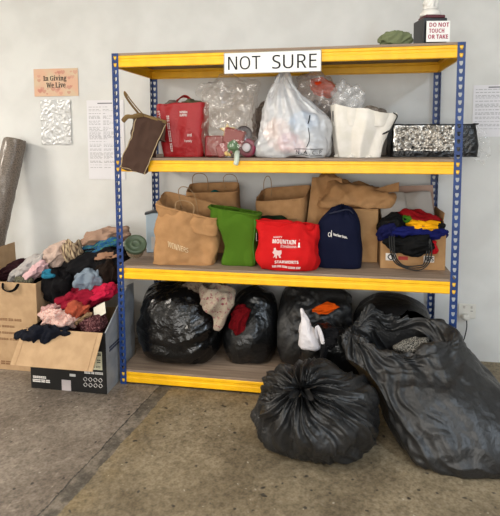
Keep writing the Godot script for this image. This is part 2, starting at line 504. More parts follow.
func floor_material() -> StandardMaterial3D:   # worn concrete: a grey bay, a filled joint, a brown bay; scuffs, spots and paint flecks
	var w := 1250; var h := 550
	var im := Image.create(w, h, false, Image.FORMAT_RGB8)
	var hm := Image.create(w, h, false, Image.FORMAT_L8)
	for j in h:
		for i in w:
			var p := Vector3(i * 0.004 - 2.0, 0, j * 0.004 - 0.7)
			var a := sn(p, 2.2, 1) * 0.5 + sn(p, 6.0, 2) * 0.3 + sn(p, 17.0, 3) * 0.25
			var fine := sn(p, 38.0, 4) * 0.5 + sn(p, 90.0, 5) * 0.6
			var joint := 0.305 - 0.11 * (p.z + 0.03) + 0.006 * sn(p, 9.0, 6)
			var c: Color
			var hgt := 0.5 + 0.12 * fine
			var x := p.x - joint
			if x < -0.075:
				var scuff := maxf(0.0, sn(Vector3(p.x * 7.0 - p.z * 5.0, 0, p.z * 40.0 + p.x * 30.0), 1.0, 8) - 0.45) + maxf(0.0, sn(Vector3(p.x * 60.0, 0, p.z * 9.0 + p.x * 14.0), 1.0, 18) - 0.5)
				c = Color(0.40, 0.355, 0.31).lerp(Color(0.51, 0.465, 0.415), clampf(0.5 + a * 1.2, 0, 1))
				c = c.lerp(Color(0.66, 0.61, 0.55), clampf(scuff * 0.9, 0, 0.5))
			elif x < 0.0:
				c = Color(0.46, 0.42, 0.37).lerp(Color(0.30, 0.275, 0.24), clampf(0.4 + sn(p, 11.0, 9) * 1.2 + a * 0.4, 0, 1))
				hgt -= 0.1
				if x < -0.069: c = c.darkened(0.5); hgt -= 0.25
			else:
				c = Color(0.40, 0.35, 0.27).lerp(Color(0.53, 0.475, 0.38), clampf(0.5 + a * 1.3, 0, 1))
				var yellow := clampf(1.0 - x / 0.16, 0, 1) * clampf(0.5 + sn(p, 7.0, 12), 0, 1)
				c = c.lerp(Color(0.50, 0.425, 0.29), yellow * 0.55)
			var spot := sn(p, 21.0, 14)
			if spot > 0.82: c = c.lerp(Color(0.14, 0.12, 0.1), clampf((spot - 0.82) * 12.0, 0, 0.85))
			var fleck := sn(p, 34.0, 15)
			if fleck > 0.9: c = c.lerp(Color(0.8, 0.78, 0.73), clampf((fleck - 0.9) * 14.0, 0, 0.8))
			c = c.lightened(0.16 * fine) if fine > 0 else c.darkened(-0.3 * fine)
			im.set_pixel(i, j, c)
			hm.set_pixel(i, j, Color(hgt, hgt, hgt))
	var m := image_mat(im, 0.62)
	m.heightmap_enabled = true; m.heightmap_texture = ImageTexture.create_from_image(hm); m.heightmap_scale = 0.15
	return m

# ---------------------------------------------------------------- shelving
func post_mesh() -> ArrayMesh:     # an L of two flanges pierced by keyholes; its outer corner is the origin
	var st := begin()
	var w := 0.038; var t := 0.002; var top := 1.877
	var hole := [Vector2(-0.0085, 0.0105), Vector2(0.0085, 0.0105), Vector2(0.0085, 0.001), Vector2(0.0045, -0.0105), Vector2(-0.0045, -0.0105), Vector2(-0.0085, 0.001)]
	for fl in 2:
		var T := func(x: float, y: float, z: float) -> Vector3:    # z runs into the flange
			return Vector3(x, y, -z) if fl == 0 else Vector3(z, y, -x)
		var q := func(a: Vector2, b: Vector2, c: Vector2, d: Vector2, z: float):
			quad4(st, T.call(a.x, a.y, z), T.call(b.x, b.y, z), T.call(c.x, c.y, z), T.call(d.x, d.y, z))
		for k in 49:
			var cy := 0.0227 + PITCH * k
			var y0 := 0.0 if k == 0 else cy - PITCH / 2
			var y1 := top if k == 48 else cy + PITCH / 2
			var o := [Vector2(0, y1), Vector2(w, y1), Vector2(w, cy), Vector2(w, y0), Vector2(0, y0), Vector2(0, cy)]
			for i in 6:
				var n := (i + 1) % 6
				var a: Vector2 = hole[i] + Vector2(w / 2, cy); var b: Vector2 = hole[n] + Vector2(w / 2, cy)
				q.call(o[i], a, b, o[n], 0.0)
				q.call(o[i], o[n], b, a, t)
				quad4(st, T.call(a.x, a.y, 0), T.call(a.x, a.y, t), T.call(b.x, b.y, t), T.call(b.x, b.y, 0))
		quad4(st, T.call(w, 0, 0), T.call(w, 0, t), T.call(w, top, t), T.call(w, top, 0))
		quad4(st, T.call(0, top, 0), T.call(w, top, 0), T.call(w, top, t), T.call(0, top, t))
	return done(st)

func beam_mesh(length: float) -> ArrayMesh:    # rolled steel beam along x, its outer face at z = 0
	var prof := PackedVector2Array([Vector2(0, 0.004), Vector2(0.0035, 0), Vector2(0.016, 0), Vector2(0.016, 0.004), Vector2(0.007, 0.008), Vector2(0.007, 0.044), Vector2(0.016, 0.048), Vector2(0.016, 0.062), Vector2(0.004, 0.062), Vector2(0.0, 0.058), Vector2(0.0, 0.048), Vector2(0.0028, 0.044), Vector2(0.0028, 0.032), Vector2(0.0, 0.028)])
	var st := begin()
	if Geometry2D.is_polygon_clockwise(prof): prof.reverse()
	var idx := Geometry2D.triangulate_polygon(prof)
	for x in [0.0, length]:
		for i in range(0, idx.size(), 3):
			var a := prof[idx[i]]; var b := prof[idx[i + 1]]; var c := prof[idx[i + 2]]
			tri3(st, Vector3(x, a.y, -a.x), Vector3(x, b.y, -b.x), Vector3(x, c.y, -c.x))
	for i in prof.size():
		var a := prof[i]; var b := prof[(i + 1) % prof.size()]
		quad4(st, Vector3(0, a.y, -a.x), Vector3(0, b.y, -b.x), Vector3(length, b.y, -b.x), Vector3(length, a.y, -a.x))
	return done(st)

func build_shelving():
	var u := thing("shelving_unit", "tall boltless shelving with blue perforated posts and yellow beams", "shelving")
	var pm := post_mesh()
	for k in 4:
		part("post", pm, M.blue, u, [Vector3.ZERO, Vector3(W, 0, 0), Vector3(W, 0, -D), Vector3(0, 0, -D)][k], Vector3(0, PI / 2 * k, 0))
	var long_beam := beam_mesh(W - 0.006); var short_beam := beam_mesh(D - 0.04)
	var rv := box_mesh(Vector3(0.0095, 0.011, 0.006), 0.002)
	var bm := slab_uv(Vector3(W - 0.012, 0.013, D - 0.012), Vector2(1, 1))
	for y in LEVELS:
		for k in 4:
			var b: MeshInstance3D
			if k % 2 == 0:
				b = part("beam", long_beam, M.yellow, u, Vector3(0.003, y, -0.0025) if k == 0 else Vector3(W - 0.003, y, -D + 0.0025), Vector3(0, 0 if k == 0 else PI, 0))
			else:
				b = part("beam", short_beam, M.yellow, u, Vector3(W - 0.0025, y, -0.02) if k == 1 else Vector3(0.0025, y, -D + 0.02), Vector3(0, PI / 2 * k, 0))
			var l := W - 0.006 if k % 2 == 0 else D - 0.04
			var e := 0.016 if k % 2 == 0 else -0.001
			for x in [e, l - e]:
				for ry in [0.0115, 0.0496]:
					part("rivet", rv, M.rivet, b, Vector3(x, ry, 0.0))
		part("shelf_board", bm, M.board, u, Vector3(W / 2, y + 0.0695, -D / 2))

# ---------------------------------------------------------------- shared builders for soft things
func lump(called: String, label: String, category: String, at: Vector3, r: Vector3, rot_deg: Vector3, m: Material, seed_: int, folds := 0.02, freq := 14.0, axis := Vector3.RIGHT, group := "", res := 1.0) -> MeshInstance3D:
	var S := blob(int(84 * res), int(56 * res), r, 0.24, seed_)
	var s := float(seed_)
	axis = axis.normalized()
	displace(S, func(p: Vector3, _u, _v) -> float:
		var w := p + Vector3(sn(p, 5.0, s), sn(p, 5.0, s + 4), sn(p, 5.0, s + 8)) * 0.025
		var q := along(w, axis, 4.0)
		var q2 := along(w, axis, 6.0)
		return folds * (0.7 * ridge(q, freq * 0.55, s + 1) + 0.6 * ridge(q2, freq * 1.25, s + 2) + 0.12 * ridge(q2, freq * 2.6, s + 5) + 0.15 * crump(p, freq * 0.9, seed_ % 6, 0.3)))
	return solo(called, label, category, to_mesh(S, Vector2(3, 3)), m, at, rot_deg * (PI / 180.0), group)

func rim_dark_contents(called: String, label: String, at: Vector3, r: Vector3, c: Color, seed_: int, category := "cloth") -> MeshInstance3D:
	return lump(called, label, category, at, r, Vector3.ZERO, fabric(c), seed_, 0.012, 22.0)

# an upright bag; secs start at a closed bottom and end inside the rim
func bag(called: String, label: String, category: String, at: Vector3, turn_deg: float, secs: Array, m: Material, disp: Callable, nu := 96, nv := 72, group := "") -> Dictionary:
	var t := thing(called, label, category, at, deg_to_rad(turn_deg), group)
	var S := loft(secs, nu, nv)
	displace(S, disp)
	warp(S, func(p: Vector3) -> Vector3: return Vector3(p.x, maxf(p.y, 0.001), p.z))
	part("body", to_mesh(S), m, t)
	S["node"] = t
	return S
func loop_handle(t: Node, a: Vector3, b: Vector3, top: Vector3, ra: float, rb: float, m: Material, called := "handle"):
	var m2 := (a + b) / 2; var up := top - m2
	var pts := [a, a + up * 0.35 + (a - b) * 0.06, a + up * 0.7 + (a - b) * 0.04]
	for k in 5:
		var g := PI * (0.15 + 0.175 * k)
		pts.append(m2 + up * (0.72 + 0.28 * sin(g)) + (a - b) * 0.5 * cos(g))
	pts += [b + up * 0.7 + (b - a) * 0.04, b + up * 0.35 + (b - a) * 0.06, b]
	part(called, tube(curve(pts, 40), ra, rb), m, t)
func paper_disp(amp: float, s: int) -> Callable:
	return func(p: Vector3, _u, v) -> float:
		return amp * clampf(v * 12.0, 0, 1) * (0.6 * crump(p, 4.6, s, 0.18) + 0.85 * crump(p, 8.5, s + 2, 0.2) + 0.5 * crump(p, 16.0, (s + 1) % 6, 0.25) + 0.5 * sn(p, 4.0, s))
func cloth_disp(amp: float, s: int, axis := Vector3.UP, freq := 9.0) -> Callable:
	return func(p: Vector3, _u, v) -> float:
		var q := along(p, axis, 2.6)
		return amp * clampf(v * 10.0, 0, 1) * (0.9 * sn(q, freq * 0.5, s) + 0.7 * ridge(q, freq * 0.8, s + 1) + 0.3 * crump(p, freq * 1.8, s % 6))

# ---------------------------------------------------------------- on the wall
func heart(x: float, y: float) -> bool:
	y = y * 1.15 + 0.1
	var a := x * x + y * y - 0.6
	return a * a * a - x * x * y * y * y < 0.0
func build_wall_items():
	var z := WALL_Z + 0.003
	var im := Image.create(200, 116, false, Image.FORMAT_RGB8)
	var r := RandomNumberGenerator.new(); r.seed = 4
	for j in 116:
		for i in 200:
			var p := Vector3(i * 0.01, j * 0.01, 0)
			im.set_pixel(i, j, Color(0.80, 0.71, 0.60).lerp(Color(0.82, 0.66, 0.56), clampf(0.5 + sn(p, 1.6, 3), 0, 1)))
	for k in 34:
		var hx := r.randf_range(6, 194); var hy := r.randf_range(8, 108)
		if hx > 36 and hx < 152 and hy > 26 and hy < 78: continue
		var hs := r.randf_range(5, 12)
		var col := Color(0.72, 0.47, 0.42) if k % 3 else Color(0.77, 0.55, 0.49)
		for j in range(-14, 15):
			for i in range(-14, 15):
				var px := int(hx) + i; var py := int(hy) + j
				if px >= 0 and py >= 0 and px < 200 and py < 116 and heart(i / hs, -j / hs):
					im.set_pixel(px, py, im.get_pixel(px, py).lerp(col, 0.55))
	var t := thing("poster", "small peach poster with hearts and two lines of dark lettering", "poster", Vector3(-0.711, 1.705, z))
	part("sheet", sheet_mesh(0.333, 0.19, 0.002), image_mat(im), t, Vector3(0, 0.095, 0))
	text_flat("In Giving", Vector3(-0.006, 0.12, 0.0025), Vector2(0.175, 0.046), M.ink, t, "Droid Serif", 700)
	text_flat("We Live", Vector3(0.0, 0.078, 0.0025), Vector2(0.145, 0.038), M.ink, t, "Droid Serif", 700)

	# the crinkled foil sheet
	var S := surf(44, 60, func(u: float, v: float) -> Vector3:
		var p := Vector3((u - 0.5) * 0.225, v * 0.31, 0)
		return p + Vector3(0.004 * sn(p, 12, 3), 0.004 * sn(p, 12, 5), 0.005 + 0.0025 * crump(p, 16.0, 2, 0.2) + 0.0016 * ridge(p, 26.0, 4)), false)
	S["sign"] = 1.0
	var foil := mat(Color(0.74, 0.745, 0.75), 0.4, 0.45)
	solo("foil_sheet", "crinkled silvery sheet taped under the peach poster", "sheet", to_mesh(S), foil, Vector3(-0.72, 1.37, z))

	solo("notice", "long white printed notice sheet behind the blue left post", "notice", sheet_mesh(0.27, 0.545, 0.0015), image_mat(notice_image(135, 272, 3)), Vector3(-0.352, 1.40, z))
	solo("notice", "white printed notice sheet in a plastic sleeve right of the shelving", "notice", sheet_mesh(0.29, 0.31, 0.0015), image_mat(notice_image(145, 155, 8)), Vector3(2.175, 1.57, z))

func sheet_mesh(w: float, h: float, d: float) -> ArrayMesh:    # an upright sheet with uv on its face
	var st := begin()
	var put := func(a: Vector3, b: Vector3, c: Vector3, e: Vector3):
		for p in [a, c, b, a, e, c]:
			st.set_uv(Vector2(p.x / w + 0.5, 0.5 - p.y / h)); st.add_vertex(p)
	var c := []
	for i in 8: c.append(Vector3(w / 2 * (1 if i & 1 else -1), h / 2 * (1 if i & 2 else -1), d if i & 4 else 0.0))
	put.call(c[4], c[5], c[7], c[6]); put.call(c[1], c[0], c[2], c[3])
	put.call(c[2], c[6], c[7], c[3]); put.call(c[0], c[1], c[5], c[4])
	put.call(c[5], c[1], c[3], c[7]); put.call(c[0], c[4], c[6], c[2])
	return done(st)
func notice_image(w: int, h: int, seed_: int) -> Image:       # rows of small grey print
	var im := Image.create(w, h, false, Image.FORMAT_RGB8)
	im.fill(Color(0.86, 0.855, 0.875))
	var r := RandomNumberGenerator.new(); r.seed = seed_
	im.fill_rect(Rect2i(w * 3 / 10, h / 28, w * 4 / 10, 3), Color(0.3, 0.3, 0.33))
	var y := h / 12
	while y < h * 0.86:
		var x := 7
		var dark := r.randf_range(0.6, 0.74)
		var stop := w - r.randi_range(8, w / 2)
		while x < stop:
			var l := r.randi_range(4, 13)
			im.fill_rect(Rect2i(x, y, mini(l, stop - x), 2), Color(dark, dark, dark + 0.02))
			x += l + 3
			if seed_ == 3 and x > w * 0.34 and x < w * 0.42: x = int(w * 0.44)
		y += 4 if r.randf() < 0.6 else 9
	return im

# ---------------------------------------------------------------- on top of the unit
func build_top_of_unit():
	var S0 := 1.8779
	# the big sign on the front beam
	var t := thing("sign_board", "long white sign board with large black capitals on the top beam", "sign", Vector3(0.883, 1.752, 0.0005))
	t.rotation.z = 0.004
	part("board", box_mesh(Vector3(0.503, 0.107, 0.006), 0.0015), M.paper_white, t, Vector3(0, 0.0535, 0.004))
	var edge := mat(Color(0.62, 0.61, 0.58), 0.5)
	for s in [-1, 1]:
		part("edging", box_mesh(Vector3(0.503, 0.004, 0.009), 0.001), edge, t, Vector3(0, 0.0535 + s * 0.0535, 0.0045))
		part("edging", box_mesh(Vector3(0.004, 0.107, 0.009), 0.001), edge, t, Vector3(s * 0.2515, 0.0535, 0.0045))
	text_flat("NOT", Vector3(-0.145, 0.0535, 0.0072), Vector2(0.172, 0.068), M.ink, t, "Droid Sans", 400)
	text_flat("SURE", Vector3(0.116, 0.0535, 0.0072), Vector2(0.228, 0.07), M.ink, t, "Droid Sans", 400)

	# green bundle
	var B := blob(60, 40, Vector3(0.083, 0.042, 0.05), 0.15, 3)
	displace(B, func(p: Vector3, _u, _v) -> float: return 0.006 * ridge(along(p, Vector3(0.9, 0.3, 0), 3.0), 26.0, 2) + 0.004 * crump(p, 24.0, 1))
	warp(B, func(p: Vector3) -> Vector3: return Vector3(p.x, maxf(p.y, -0.03), p.z))
	solo("wrapped_bundle", "small pale green wrapped bundle lying on the top board", "bundle", to_mesh(B), fabric(Color(0.43, 0.46, 0.34)), Vector3(1.508, S0 + 0.03, -0.07))

	# statuette on its black box
	var st := thing("statuette", "white statuette on a round base and black plinth box", "statuette", Vector3(1.683, S0, -0.13), deg_to_rad(14))
	part("plinth", box_mesh(Vector3(0.125, 0.135, 0.125), 0.004), mat(Color(0.09, 0.09, 0.095), 0.35), st, Vector3(0, 0.0675, 0))
	part("plinth_cap", box_mesh(Vector3(0.1, 0.016, 0.1), 0.003), mat(Color(0.32, 0.06, 0.11), 0.45), st, Vector3(0.004, 0.143, 0.006))
	var china := mat(Color(0.88, 0.87, 0.85), 0.28)
	part("round_base", lathe([Vector2(0, 0.151), Vector2(0.05, 0.151), Vector2(0.053, 0.155), Vector2(0.052, 0.17), Vector2(0.043, 0.178), Vector2(0.04, 0.186), Vector2(0, 0.187)]), china, st)
	var F := loft([sec(0.186, 0, 0, 0.03, 0.03, 2), sec(0.2, 0, 0, 0.034, 0.03, 2), sec(0.225, 0, 0, 0.036, 0.03, 2), sec(0.25, 0.002, 0, 0.03, 0.026, 2), sec(0.28, 0.004, 0, 0.036, 0.026, 2), sec(0.305, 0.003, 0, 0.03, 0.022, 2), sec(0.318, 0.003, 0, 0.013, 0.013, 2), sec(0.33, 0.003, 0, 0.014, 0.016, 2), sec(0.35, 0.003, 0.002, 0.02, 0.023, 2), sec(0.372, 0.003, 0, 0.016, 0.018, 2), sec(0.38, 0.003, 0, 0.0, 0.0, 2)], 48, 60)
	displace(F, func(p: Vector3, _u, v) -> float: return 0.006 * (1.0 - v) * ridge(along(p, Vector3(0.5, 0.85, 0), 3.0), 40.0, 6))
	part("figure", to_mesh(F), china, st)
	# the warning note leans on the plinth
	var n := thing("paper_note", "white paper note with three lines of magenta hand lettering", "note", Vector3(1.709, S0 + 0.012, -0.0515), deg_to_rad(8))
	part("sheet", box_mesh(Vector3(0.116, 0.102, 0.0016), 0.0005), M.paper_white, n, Vector3(0, 0.051, 0))
	var pink := mat(Color(0.62, 0.07, 0.24), 0.7)
	text_flat("DO NOT", Vector3(0.004, 0.083, 0.001), Vector2(0.096, 0.02), pink, n, "Droid Sans", 700)
	text_flat("TOUCH", Vector3(-0.008, 0.054, 0.001), Vector2(0.075, 0.02), pink, n, "Droid Sans", 700)
	text_flat("OR TAKE", Vector3(0.0, 0.025, 0.001), Vector2(0.098, 0.02), pink, n, "Droid Sans", 700)

# ---------------------------------------------------------------- upper shelf
func build_upper_shelf():
	var y := 1.3069
	# --- dark brown tote, slumped over the front edge
	var brown := fabric(Color(0.275, 0.20, 0.165), 0.8)
	var tan := fabric(Color(0.47, 0.38, 0.25))
	var t := thing("tote_bag", "dark brown tote bag with pale piping slumped over the shelf edge", "bag", Vector3(0.15, y, 0.0))
	var q := func(a: Vector3, b: Vector3, c: Vector3, d: Vector3) -> Array:    # a section from four corners, round in order
		return [(a + b + c + d) / 4.0, ((b + c) - (a + d)) / 4.0, ((c + d) - (a + b)) / 4.0, 14.0]
	# corners in order: back left, back right, front right, front left (local)
	var top4 := [Vector3(-0.10, 0.215, -0.12), Vector3(0.10, 0.20, -0.13), Vector3(0.135, 0.165, -0.005), Vector3(0.018, 0.25, 0.01)]
	var bot4 := [Vector3(-0.10, 0.01, -0.10), Vector3(0.06, 0.004, -0.12), Vector3(0.032, -0.095, 0.045), Vector3(-0.085, -0.03, 0.04)]
	var mid := func(k: float) -> Array:
		var o := []
		for i in 4: o.append((bot4[i] as Vector3).lerp(top4[i], k))
		return q.call(o[0], o[1], o[2], o[3])
	var s0: Array = mid.call(0.0); var z0 := s0.duplicate(); z0[1] = Vector3.ZERO; z0[2] = Vector3.ZERO
	var s1: Array = mid.call(1.0); var z1 := s1.duplicate(); z1[1] = s1[1] * 0.9; z1[2] = s1[2] * 0.9; z1[0] = s1[0] - Vector3(0, 0.09, 0)
	var z2 := z1.duplicate(); z2[1] = Vector3.ZERO; z2[2] = Vector3.ZERO
	var S := loft([z0, s0, s0, mid.call(0.33), mid.call(0.66), s1, s1, z1, z1, z2], 88, 72)
	displace(S, func(p: Vector3, _u, v) -> float: return 0.008 * (sn(p, 9.0, 2) + 0.5 * ridge(p, 12.0, 5)) * (1.0 if v < 0.6 else 0.2))
	warp(S, func(p: Vector3) -> Vector3: return Vector3(p.x, p.y if p.z > 0.012 else maxf(p.y, 0.002), p.z))
	part("body", to_mesh(S), brown, t)
	var pipe := mat(Color(0.66, 0.58, 0.45), 0.7)
	for u in [0.125, 0.375]:
		var path := PackedVector3Array()
		for i in 25: path.append(sample(S, u, lerpf(0.115, 0.555, i / 24.0), 0.001))
		part("piping", tube(path, 0.0028, -1, 6), pipe, t)
	var low := PackedVector3Array()
	for i in 21: low.append(sample(S, lerpf(0.125, 0.375, i / 20.0), 0.118, 0.001))
	part("piping", tube(low, 0.0028, -1, 6), pipe, t)
	var rim := PackedVector3Array()
	for i in 41: rim.append(sample(S, i / 40.0, 0.62, 0.002))
	part("rim_band", tube(rim, 0.004, 0.012, 8), tan, t)
	part("handle", tube(curve([Vector3(0.03, 0.235, 0.008), Vector3(0.0, 0.275, 0.03), Vector3(-0.035, 0.32, 0.035), Vector3(-0.062, 0.352, 0.02), Vector3(-0.074, 0.34, 0.0), Vector3(-0.06, 0.30, -0.03), Vector3(-0.03, 0.255, -0.05), Vector3(0.0, 0.215, -0.06)], 36), 0.003, 0.014, 8, Vector3(0.3, 0.2, 1)), tan, t)
	part("handle", tube(curve([Vector3(0.03, 0.235, 0.012), Vector3(-0.02, 0.225, 0.03), Vector3(-0.06, 0.225, 0.02), Vector3(-0.095, 0.20, 0.0)], 20), 0.003, 0.013, 8, Vector3(0.2, 0.9, 0.4)), tan, t)

	# --- red tote, full, with white print
	var red := plastic(Color(0.60, 0.035, 0.065), 0.5, 0.25)
	var R := bag("tote_bag", "bright red tote bag with small white print on upper shelf", "bag", Vector3(0.335, y, -0.22), 4.0, [
		sec(0.0, 0.01, 0, 0, 0, 6), sec(0.0, 0.01, 0, 0.11, 0.08, 6), sec(0.004, 0.008, 0, 0.118, 0.088, 6), sec(0.08, 0.008, 0, 0.128, 0.10, 6), sec(0.17, 0.0, 0, 0.135, 0.098, 6), sec(0.25, -0.004, 0, 0.14, 0.09, 6), sec(0.296, -0.006, 0, 0.144, 0.082, 6, 0, 0.06), sec(0.3, -0.006, 0, 0.143, 0.08, 6, 0, 0.06), sec(0.296, -0.006, 0, 0.138, 0.076, 6), sec(0.22, -0.004, 0, 0.125, 0.075, 6)], red, cloth_disp(0.006, 3))
	var rt: Node3D = R.node
	text_on(R, "DESIGN", 0.245, 0.198, 0.552, 0.572, M.white_ink, rt, "Droid Sans", 700)
	text_on(R, "ELASTIC", 0.245, 0.198, 0.524, 0.544, M.white_ink, rt, "Droid Sans", 700)
	text_on(R, "and", 0.205, 0.178, 0.38, 0.402, M.white_ink, rt)
	text_on(R, "Family", 0.225, 0.178, 0.335, 0.357, M.white_ink, rt)
	side_text(R, "STYLE", 0.372, 0.36, 0.58, 0.46, M.white_ink, rt)
	side_text(R, "=== === ===== ====", 0.325, 0.313, 0.53, 0.27, M.white_ink, rt)
	part("handle", tube(curve([Vector3(-0.04, 0.27, 0.06), Vector3(-0.02, 0.32, 0.055), Vector3(0.01, 0.347, 0.045), Vector3(0.035, 0.34, 0.03), Vector3(0.05, 0.315, 0.03), Vector3(0.06, 0.27, 0.05)], 28), 0.002, 0.011, 8, Vector3(0, 0.3, 1)), red, rt)
	part("handle", tube(curve([Vector3(-0.07, 0.27, -0.05), Vector3(-0.05, 0.33, -0.045), Vector3(0.0, 0.345, -0.04), Vector3(0.05, 0.33, -0.045), Vector3(0.07, 0.27, -0.05)], 28), 0.002, 0.011, 8, Vector3(0, 0.3, 1)), red, rt)
	lump("folded_cloth", "dark olive cloth filling the top of the red tote", "cloth", Vector3(0.395, y + 0.275, -0.21), Vector3(0.068, 0.05, 0.06), Vector3(0, 20, 8), fabric(Color(0.31, 0.30, 0.22)), 7, 0.008, 22.0)
	lump("folded_cloth", "grey knitted cloth at the left of the red tote's opening", "cloth", Vector3(0.265, y + 0.275, -0.22), Vector3(0.06, 0.045, 0.055), Vector3(0, -10, 0), fabric(Color(0.42, 0.39, 0.36)), 9, 0.008, 22.0)

	# --- something flat and black under the clear bag
	solo("black_tray", "flat black plastic tray lying between red tote and clear bag", "tray", box_mesh(Vector3(0.12, 0.022, 0.16), 0.005), mat(Color(0.04, 0.04, 0.042), 0.4), Vector3(0.5, y + 0.0115, -0.36), Vector3(0, 0.2, 0))

	# --- clear plastic bag of small toys
	var ct := thing("plastic_bag", "clear crinkled plastic bag holding small colourful toys", "bag", Vector3(0.635, y, -0.16))
	var C := loft([sec(0.0, 0.0, 0, 0, 0, 2), sec(0.001, 0, 0, 0.11, 0.09, 2.4), sec(0.02, 0, 0, 0.15, 0.11, 2.6), sec(0.09, -0.005, 0, 0.16, 0.115, 2.5), sec(0.16, -0.02, -0.01, 0.15, 0.10, 2.3), sec(0.22, -0.03, -0.03, 0.155, 0.09, 2.2), sec(0.30, -0.03, -0.04, 0.175, 0.08, 2.2), sec(0.37, -0.04, -0.05, 0.195, 0.06, 2.2, 0, 0.05), sec(0.415, -0.05, -0.06, 0.165, 0.04, 2.2, 0, 0.1), sec(0.435, -0.06, -0.06, 0.13, 0.025, 2.2, 0, 0.1), sec(0.44, -0.06, -0.06, 0.0, 0.0, 2.2)], 130, 110)
	displace(C, func(p: Vector3, _u, v) -> float:
		var ps := along(p, Vector3(0.45, 0.9, 0), 2.0)
		return clampf(v * 8.0, 0, 1) * (0.03 * sn(p, 5.0, 6) + 0.012 * crump(ps, 4.8, 3, 0.15) + 0.022 * crump(ps, 10.0, 2, 0.2) + 0.010 * crump(p, 22.0, 4, 0.3)) * (0.45 if v < 0.4 else 1.0))
	warp(C, func(p: Vector3) -> Vector3: return Vector3(p.x, maxf(p.y, 0.001), p.z))
	var toy_film := film(Color(0.80, 0.74, 0.68), 0.09, 0.12)
	part("lower_body", to_mesh(rows(C, 0, 46)), toy_film, ct)
	part("empty_top", to_mesh(rows(C, 46, 110)), toy_film, ct)
	var CI := loft([sec(0.17, -0.02, -0.01, 0.10, 0.06, 2.2), sec(0.24, -0.03, -0.03, 0.13, 0.06, 2.2), sec(0.32, -0.03, -0.04, 0.15, 0.05, 2.2), sec(0.38, -0.03, -0.05, 0.16, 0.03, 2.2, 0, 0.1), sec(0.40, -0.03, -0.05, 0.14, 0.012, 2.2, 0, 0.1)], 110, 70)
	displace(CI, func(p: Vector3, _u, _v) -> float: return 0.022 * crump(along(p, Vector3(-0.6, 0.8, 0), 2.2), 11.0, 5, 0.2) + 0.012 * crump(p, 24.0, 1, 0.3))
	part("inner_fold", to_mesh(CI), toy_film, ct)
	var toys := [
		[Vector3(-0.085, 0.055, 0.045), Vector3(0.055, 0.06, 0.035), Color(0.46, 0.02, 0.04), "red toy packet at left of the clear bag"],
		[Vector3(-0.025, 0.035, 0.078), Vector3(0.045, 0.036, 0.02), Color(0.50, 0.03, 0.09), "crimson toy packet low down in the clear bag"],
		[Vector3(0.025, 0.105, 0.05), Vector3(0.06, 0.045, 0.03), Color(0.48, 0.02, 0.06), "red toy packet high up in the clear bag"],
		[Vector3(0.075, 0.12, 0.035), Vector3(0.045, 0.03, 0.025), Color(0.15, 0.13, 0.17), "dark grey toy wheel casing in the clear bag"],
		[Vector3(0.095, 0.045, 0.05), Vector3(0.045, 0.05, 0.03), Color(0.48, 0.09, 0.23), "magenta rimmed toy at right of the clear bag"],
		[Vector3(0.025, 0.052, 0.085), Vector3(0.034, 0.036, 0.018), Color(0.16, 0.38, 0.17), "green toy in a net in the clear bag"],
		[Vector3(-0.005, 0.012, 0.097), Vector3(0.018, 0.012, 0.012), Color(0.80, 0.68, 0.40), "small cream toy at bottom of clear bag"],
		[Vector3(-0.015, 0.138, 0.045), Vector3(0.042, 0.015, 0.022), Color(0.83, 0.72, 0.45), "pale yellow toy star lying on red packets"],
		[Vector3(-0.1, 0.03, -0.02), Vector3(0.05, 0.03, 0.05), Color(0.36, 0.25, 0.2), "brown toy low at left in the clear bag"],
		[Vector3(0.06, 0.05, -0.04), Vector3(0.07, 0.05, 0.05), Color(0.40, 0.08, 0.12), "dark red toy packet at back of clear bag"]]
	for k in toys.size():
		var r: Vector3 = toys[k][1]
		var mesh: ArrayMesh
		if k in [0, 1, 2, 8, 9]: mesh = box_mesh(r * 1.95, 0.008)
		elif k == 3: mesh = lathe([Vector2(0, -0.015), Vector2(r.x, -0.015), Vector2(r.x * 1.05, 0), Vector2(r.x, 0.013), Vector2(r.x * 0.7, 0.015), Vector2(r.x * 0.55, 0.009), Vector2(0, 0.01)])
		elif k == 4:
			var ring := PackedVector3Array()
			for q4 in 31: ring.append(Vector3(cos(TAU * q4 / 30.0) * r.x * 0.8, sin(TAU * q4 / 30.0) * r.y * 0.8, 0))
			mesh = tube(ring, 0.012, 0.014)
		elif k == 7:
			var star := PackedVector2Array()
			for q5 in 10: star.append(Vector2(cos(TAU * q5 / 10.0), sin(TAU * q5 / 10.0)) * (0.045 if q5 % 2 == 0 else 0.02))
			mesh = prism(star, 0.012)
		else:
			var S2 := blob(36, 24, r, 0.15, k + 20)
			var kk: int = k
			displace(S2, func(p: Vector3, _u, _v) -> float: return 0.007 * crump(p, 22.0, kk % 6))
			mesh = to_mesh(S2)
		solo("toy", toys[k][3], "toy", mesh, plastic(toys[k][2], 0.35, 0.3, 12.0), Vector3(0.635, y + 0.008, -0.16) + toys[k][0], Vector3(1.2 if k == 3 else -0.5 if k == 7 else 0.0, 0.3 * sin(k * 3.0), 0.35 * sin(k * 2.0)), "small toys in the clear plastic bag")
	solo("toy", "white round toy dial beside the magenta ring in clear bag", "toy", lathe([Vector2(0, 0), Vector2(0.022, 0), Vector2(0.024, 0.006), Vector2(0.018, 0.01), Vector2(0, 0.01)]), mat(Color(0.75, 0.72, 0.74), 0.4), Vector3(0.73, y + 0.055, -0.095), Vector3(1.4, 0, 0), "small toys in the clear plastic bag")
	var kn := part("knot", tube(curve([Vector3(0.055, 0.035, 0.115), Vector3(0.06, 0.022, 0.16), Vector3(0.062, -0.012, 0.18), Vector3(0.056, -0.035, 0.182)], 14), 0.014, 0.009), film(Color(0.75, 0.8, 0.74), 0.75, 0.3), ct)
	kn.set_meta("label", "clear twisted knot hanging over the beam")
